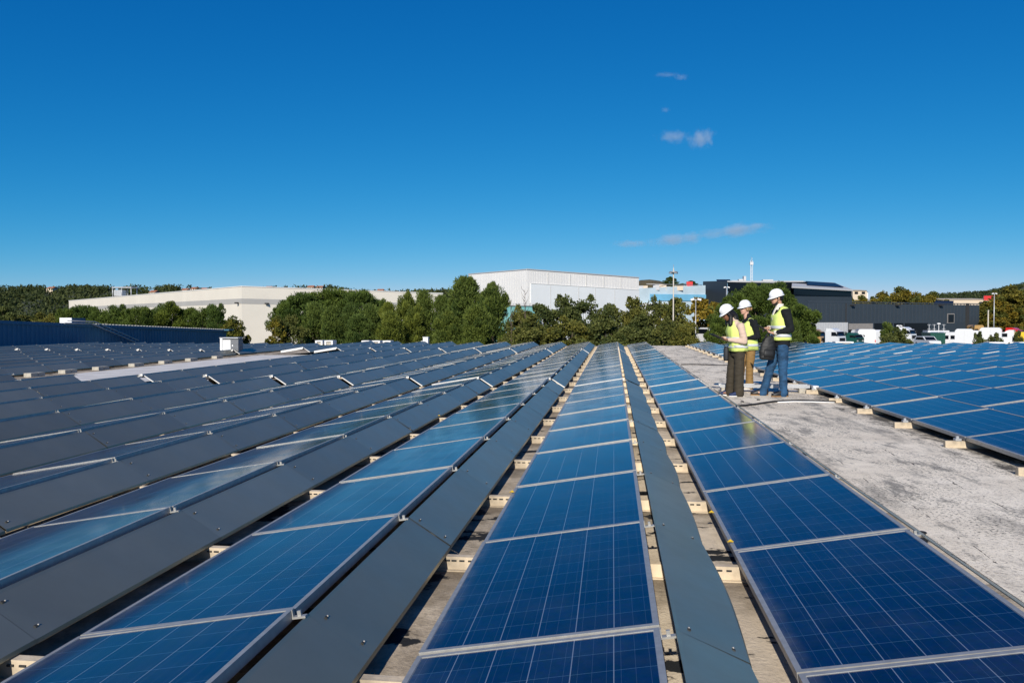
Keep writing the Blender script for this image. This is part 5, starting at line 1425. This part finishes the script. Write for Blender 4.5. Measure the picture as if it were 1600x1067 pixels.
man = person('person', 'tall bearded man in hard hat, hi-vis vest and blue jeans looking at a tablet', pm, PI + R(8), dict(
    neck=(.035, 0, 1.535), tilt=R(12), chest=(0, 0, 1.38), pelvis=(-.01, 0, .93), skin=M_SKIN_TAN, hairm=M_HAIR_BLACK, hand=1.05,
    arm_l=dict(j=[(-.02, .205, 1.435), (-.085, .235, 1.14), (.165, .125, 1.075)], dir=(.9, -.35, .25), nrm=(0, -.25, 1), curl=.55, thumb=1),
    arm_r=dict(j=[(0, -.205, 1.435), (-.03, -.255, 1.15), (.185, -.09, 1.165)], dir=(.8, .45, -.1), nrm=(-.1, .2, -1), curl=.5, thumb=1),
    legs=[dict(j=[(.0, .095, .86), (-.005, .115, .48), (-.015, .125, .09)], heel=(-.045, .125, 0), yaw=R(6)), dict(j=[(.01, -.095, .86), (.13, -.11, .48), (.245, -.125, .09)], heel=(.215, -.125, 0), yaw=R(-8))],
    scale=1.035, hair=man_hair, clothes=man_clothes))
MM = Matrix.Translation(pm) @ Matrix.Rotation(PI + R(8), 4, 'Z') @ Matrix.Scale(1.035, 4)
def held(name, loc, rot, label, cat): 
    e = empty(name, MM @ Vector(loc), 0, label, cat); e.rotation_euler = (Matrix.Rotation(PI + R(8), 4, 'Z') @ Euler(rot).to_matrix().to_4x4()).to_euler(); return e
t = held('tablet', (.335, .03, 1.165), (0, R(-34), 0), 'black tablet held in both hands of the tall bearded man', 'tablet')
b = MB(); b.box((-.070, -.075, -.006), (.085, .075, .006)); b.build('case', M_BAG, t)
b = MB(); b.box((-.062, -.067, .0062), (.077, .067, .0072)); b.build('screen', M_SCREEN, t)
t = held('shoulder_bag', (.265, .085, .62), (0, R(-4), R(6)), 'black soft bag hanging from the forearm of the tall bearded man', 'bag')
b = MB(); b.rings([(0, 0, 0, .10, .05), (.02, 0, 0, .140, .075), (.14, .0, 0, .150, .08), (.28, -.01, 0, .135, .07), (.38, -.02, 0, .10, .045), (.43, -.03, 0, .06, .025)], 20); remeshed('bag_body', b, M_BAG, t, .014, 3, .006, 2.1)
b = MB(); b.tube([(.09, .02, .33), (.05, .04, .46), (-.04, .045, .485), (-.12, .02, .42), (-.11, .0, .30)], [(.022, .007)]*5, 8); b.build('strap', M_BAG, t)
b = MB(); b.rings([(.05, 0, .070, .085, .014), (.10, 0, .073, .092, .018), (.19, 0, .070, .085, .012)], 14); b.build('front_pocket', M_BAG, t)

# ---- woman looking down at her tablet
def w1_hair(e, HM):
    b = MB(); b.rings([(.02, -.07, 0, .045, .072), (.06, -.045, 0, .070, .080), (.11, -.02, 0, .090, .082), (.15, -.015, 0, .094, .083), (.18, -.015, 0, .09, .08)], 18, 0, HM)
    for s in (-1, 1):
        b.tube([HM @ Vector((.005, s*.076, .12)), HM @ Vector((.0, s*.078, .04)), Vector((.145, s*.085, 1.275)), Vector((.12, s*.08, 1.19))], [.035, .040, .044, .028], 10)
    b.tube([HM @ Vector((-.07, 0, .08)), HM @ Vector((-.075, 0, .0)), Vector((.03, .02, 1.30)), Vector((.0, .02, 1.24))], [.060, .066, .060, .035], 12)
    remeshed('hair', b, M_HAIR_BLACK, e, .012, 3, .003, 1.0)
def w1_clothes(e, S_, HM):
    b = MB()
    b.rings([(.82, -.02, 0, .12, .165), (.95, -.01, 0, .115, .15), (1.10, .02, 0, .12, .165), (1.22, .03, 0, .115, .175), (1.30, .04, 0, .085, .14), (1.355, .05, 0, .06, .075)], 28)
    for A in (S_['arm_l'], S_['arm_r']):
        sh, el, wr = [Vector(k) for k in A['j']]; s = 1 if sh.y > 0 else -1
        limb(b, [Vector((.02, s*.09, 1.25)), sh, sh.lerp(el, .5), el], [.064, .070, .066, .060]); limb(b, [el, el.lerp(wr, .45), wr], [.060, .050, .036])
    remeshed('sweater', b, M_BEIGE, e, .012, 4, .004, 1.7)
    b = MB(); b.rings([(1.33, .05, 0, .072, .078), (1.37, .062, 0, .060, .060), (1.395, .07, 0, .057, .057), (1.39, .07, 0, .05, .05)], 18); b.build('collar', M_BEIGE, e)
    torso_vest(e, M_VEST, [(.795, -.02, .160, .195), (.86, -.02, .158, .190), (.95, -.01, .152, .180), (1.05, .01, .155, .182), (1.14, .025, .158, .186), (1.22, .03, .148, .170), (1.28, .035, .125, .135), (1.33, .045, .10, .105)], [(.855, .905), (1.0, 1.045)], 1.4, .03, .008)
    b = MB(); b.rings([(.70, -.01, 0, .115, .16), (.80, -.015, 0, .125, .17), (.86, -.015, 0, .12, .16)], 24)
    for L in S_['legs']:
        h, k, a = [Vector(q) for q in L['j']]
        limb(b, [h, h.lerp(k, .5), k, k.lerp(a, .5), a + Vector((0, 0, .0)), a + Vector((.0, 0, -.035))], [.096, .092, .086, .084, .088, .090])
    remeshed('trousers', b, M_OLIVE, e, .012, 4, .006, 1.1)
    for L in S_['legs']: shoe(e, Vector(L['heel']), L['yaw'], .255, M_SHOE_NAVY, M_SOLE_WHITE)
p1 = gpos(1151, 618.5)
person('person', 'dark haired woman in beige jersey and hi-vis vest bending over a tablet', p1, PI + R(10), dict(
    neck=(.095, 0, 1.355), tilt=R(36), chest=(.03, 0, 1.20), pelvis=(-.02, 0, .85), skin=M_SKIN_DARK, hairm=M_HAIR_BLACK, hand=.92, hat=-.06,
    arm_l=dict(j=[(.0, .185, 1.245), (-.055, .215, .975), (.185, .12, 1.0)], dir=(.95, -.25, .05), nrm=(0, -.3, 1), curl=.5, thumb=1),
    arm_r=dict(j=[(.05, -.185, 1.245), (.0, -.23, .98), (.215, -.11, 1.02)], dir=(.9, .2, .1), nrm=(0, .3, 1), curl=.5, thumb=-1),
    legs=[dict(j=[(-.02, .085, .78), (-.005, .095, .42), (-.01, .10, .085)], heel=(-.045, .10, 0), yaw=R(5)), dict(j=[(.02, -.085, .78), (.06, -.10, .42), (.085, -.11, .085)], heel=(.06, -.11, 0), yaw=R(-12))],
    hair=w1_hair, clothes=w1_clothes))
MM = Matrix.Translation(p1) @ Matrix.Rotation(PI + R(10), 4, 'Z')
t = empty('tablet', MM @ Vector((.375, .0, 1.06)), 0, 'dark tablet tilted in the hands of the bending woman', 'tablet')
t.rotation_euler = (Matrix.Rotation(PI + R(10), 4, 'Z') @ Euler((0, R(-24), 0)).to_matrix().to_4x4()).to_euler()
b = MB(); b.box((-.09, -.13, -.006), (.10, .13, .006)); b.build('case', M_BAG, t)
b = MB(); b.box((-.08, -.12, .0062), (.09, .12, .0075)); b.build('screen', M_SCREEN, t)
t = empty('tool_pouch', MM @ Vector((.165, -.10, .62)), PI, 'dark grey pouch hanging at the hip of the bending woman', 'pouch')
b = MB(); b.rings([(0, 0, 0, .035, .055), (.03, 0, 0, .045, .07), (.20, 0, 0, .045, .07), (.25, 0, 0, .03, .05)], 14); b.build('pouch_body', mat('grey_pouch', (.03, .032, .036), .7), t)
b = MB(); b.tube([(0, .04, .22), (.05, .03, .30), (.10, .0, .33)], [(.015, .005)]*3, 6); b.build('strap', M_BAG, t)

# ---- second woman, behind
def w2_hair(e, HM):
    b = MB(); b.rings([(.055, -.055, 0, .045, .062), (.085, -.035, 0, .070, .077), (.12, -.025, 0, .083, .080), (.15, -.018, 0, .090, .081), (.18, -.015, 0, .09, .08)], 18, 0, HM)
    b.ball(HM @ Vector((-.11, 0, .085)), (.040, .045, .045))
    for s in (-1, 1): b.tube([HM @ Vector((.03, s*.070, .14)), HM @ Vector((.022, s*.076, .09)), HM @ Vector((-.01, s*.074, .055))], [.018, .017, .012], 8)
    remeshed('hair', b, M_HAIR_BLOND, e, .009, 2, .002, 1.0)
    b = MB()
    for s in (-1, 1): b.box((.078, s*.031-.022, .098), (.094, s*.031+.022, .122), 0, HM); b.tube([HM @ Vector((.085, s*.055, .115)), HM @ Vector((.0, s*.078, .115))], .004, 5)
    b.build('sunglasses', M_SCREEN, e)
def w2_clothes(e, S_, HM):
    b = MB()
    b.rings([(.80, -.02, 0, .11, .16), (.95, -.01, 0, .10, .14), (1.10, 0, 0, .112, .158), (1.25, 0, 0, .12, .180), (1.34, .0, 0, .085, .15), (1.40, .01, 0, .062, .08), (1.455, .025, 0, .056, .058), (1.475, .03, 0, .055, .056)], 28)
    for A in (S_['arm_l'], S_['arm_r']):
        sh, el, wr = [Vector(k) for k in A['j']]; s = 1 if sh.y > 0 else -1
        limb(b, [Vector((0, s*.09, 1.29)), sh, sh.lerp(el, .5), el], [.065, .070, .060, .055]); limb(b, [el, el.lerp(wr, .45), wr], [.055, .048, .034])
    remeshed('sweater', b, M_SWEATER, e, .012, 4, .004, 1.1)
    torso_vest(e, M_VEST, [(.76, -.02, .165, .20), (.85, -.02, .158, .192), (.95, -.015, .145, .178), (1.08, 0, .142, .176), (1.20, 0, .145, .180), (1.28, 0, .135, .160), (1.34, .0, .112, .130), (1.385, .005, .085, .10)], [(.83, .88), (.98, 1.03)], .8, .10, .005)
    b = MB(); b.rings([(.72, -.01, 0, .105, .155), (.80, -.015, 0, .115, .165), (.86, -.015, 0, .11, .15)], 24)
    for L in S_['legs']:
        h, k, a = [Vector(q) for q in L['j']]
        limb(b, [h, h.lerp(k, .5), k, k.lerp(a, .5), a + Vector((0, 0, .0)), a + Vector((.0, 0, -.03))], [.095, .088, .074, .070, .080, .088])
    remeshed('trousers', b, M_TAN, e, .012, 4, .005, 1.5)
    for L in S_['legs']: shoe(e, Vector(L['heel']), L['yaw'], .25, M_SHOE_CREAM, M_SOLE_WHITE)
p2 = gpos(1168, 607)
person('person', 'blond woman in black polo neck, hi-vis vest and tan trousers behind the others', p2, PI + R(22), dict(
    neck=(.045, 0, 1.435), tilt=R(6), chest=(0, 0, 1.28), pelvis=(-.01, 0, .87), skin=M_SKIN_PALE, hairm=M_HAIR_BLOND, hand=.9,
    arm_l=dict(j=[(-.02, .18, 1.30), (-.085, .215, 1.02), (.13, .13, .985)], dir=(.9, -.3, .1), nrm=(0, -.3, 1), curl=.45, thumb=1),
    arm_r=dict(j=[(.0, -.18, 1.30), (-.04, -.22, 1.03), (.16, -.10, 1.0)], dir=(.9, .3, .1), nrm=(0, .3, 1), curl=.45, thumb=-1),
    legs=[dict(j=[(-.02, .085, .80), (.015, .095, .43), (.02, .10, .085)], heel=(-.01, .10, 0), yaw=R(20)), dict(j=[(.0, -.085, .80), (.08, -.095, .43), (.11, -.10, .085)], heel=(.09, -.10, 0), yaw=R(-4))],
    hair=w2_hair, clothes=w2_clothes))
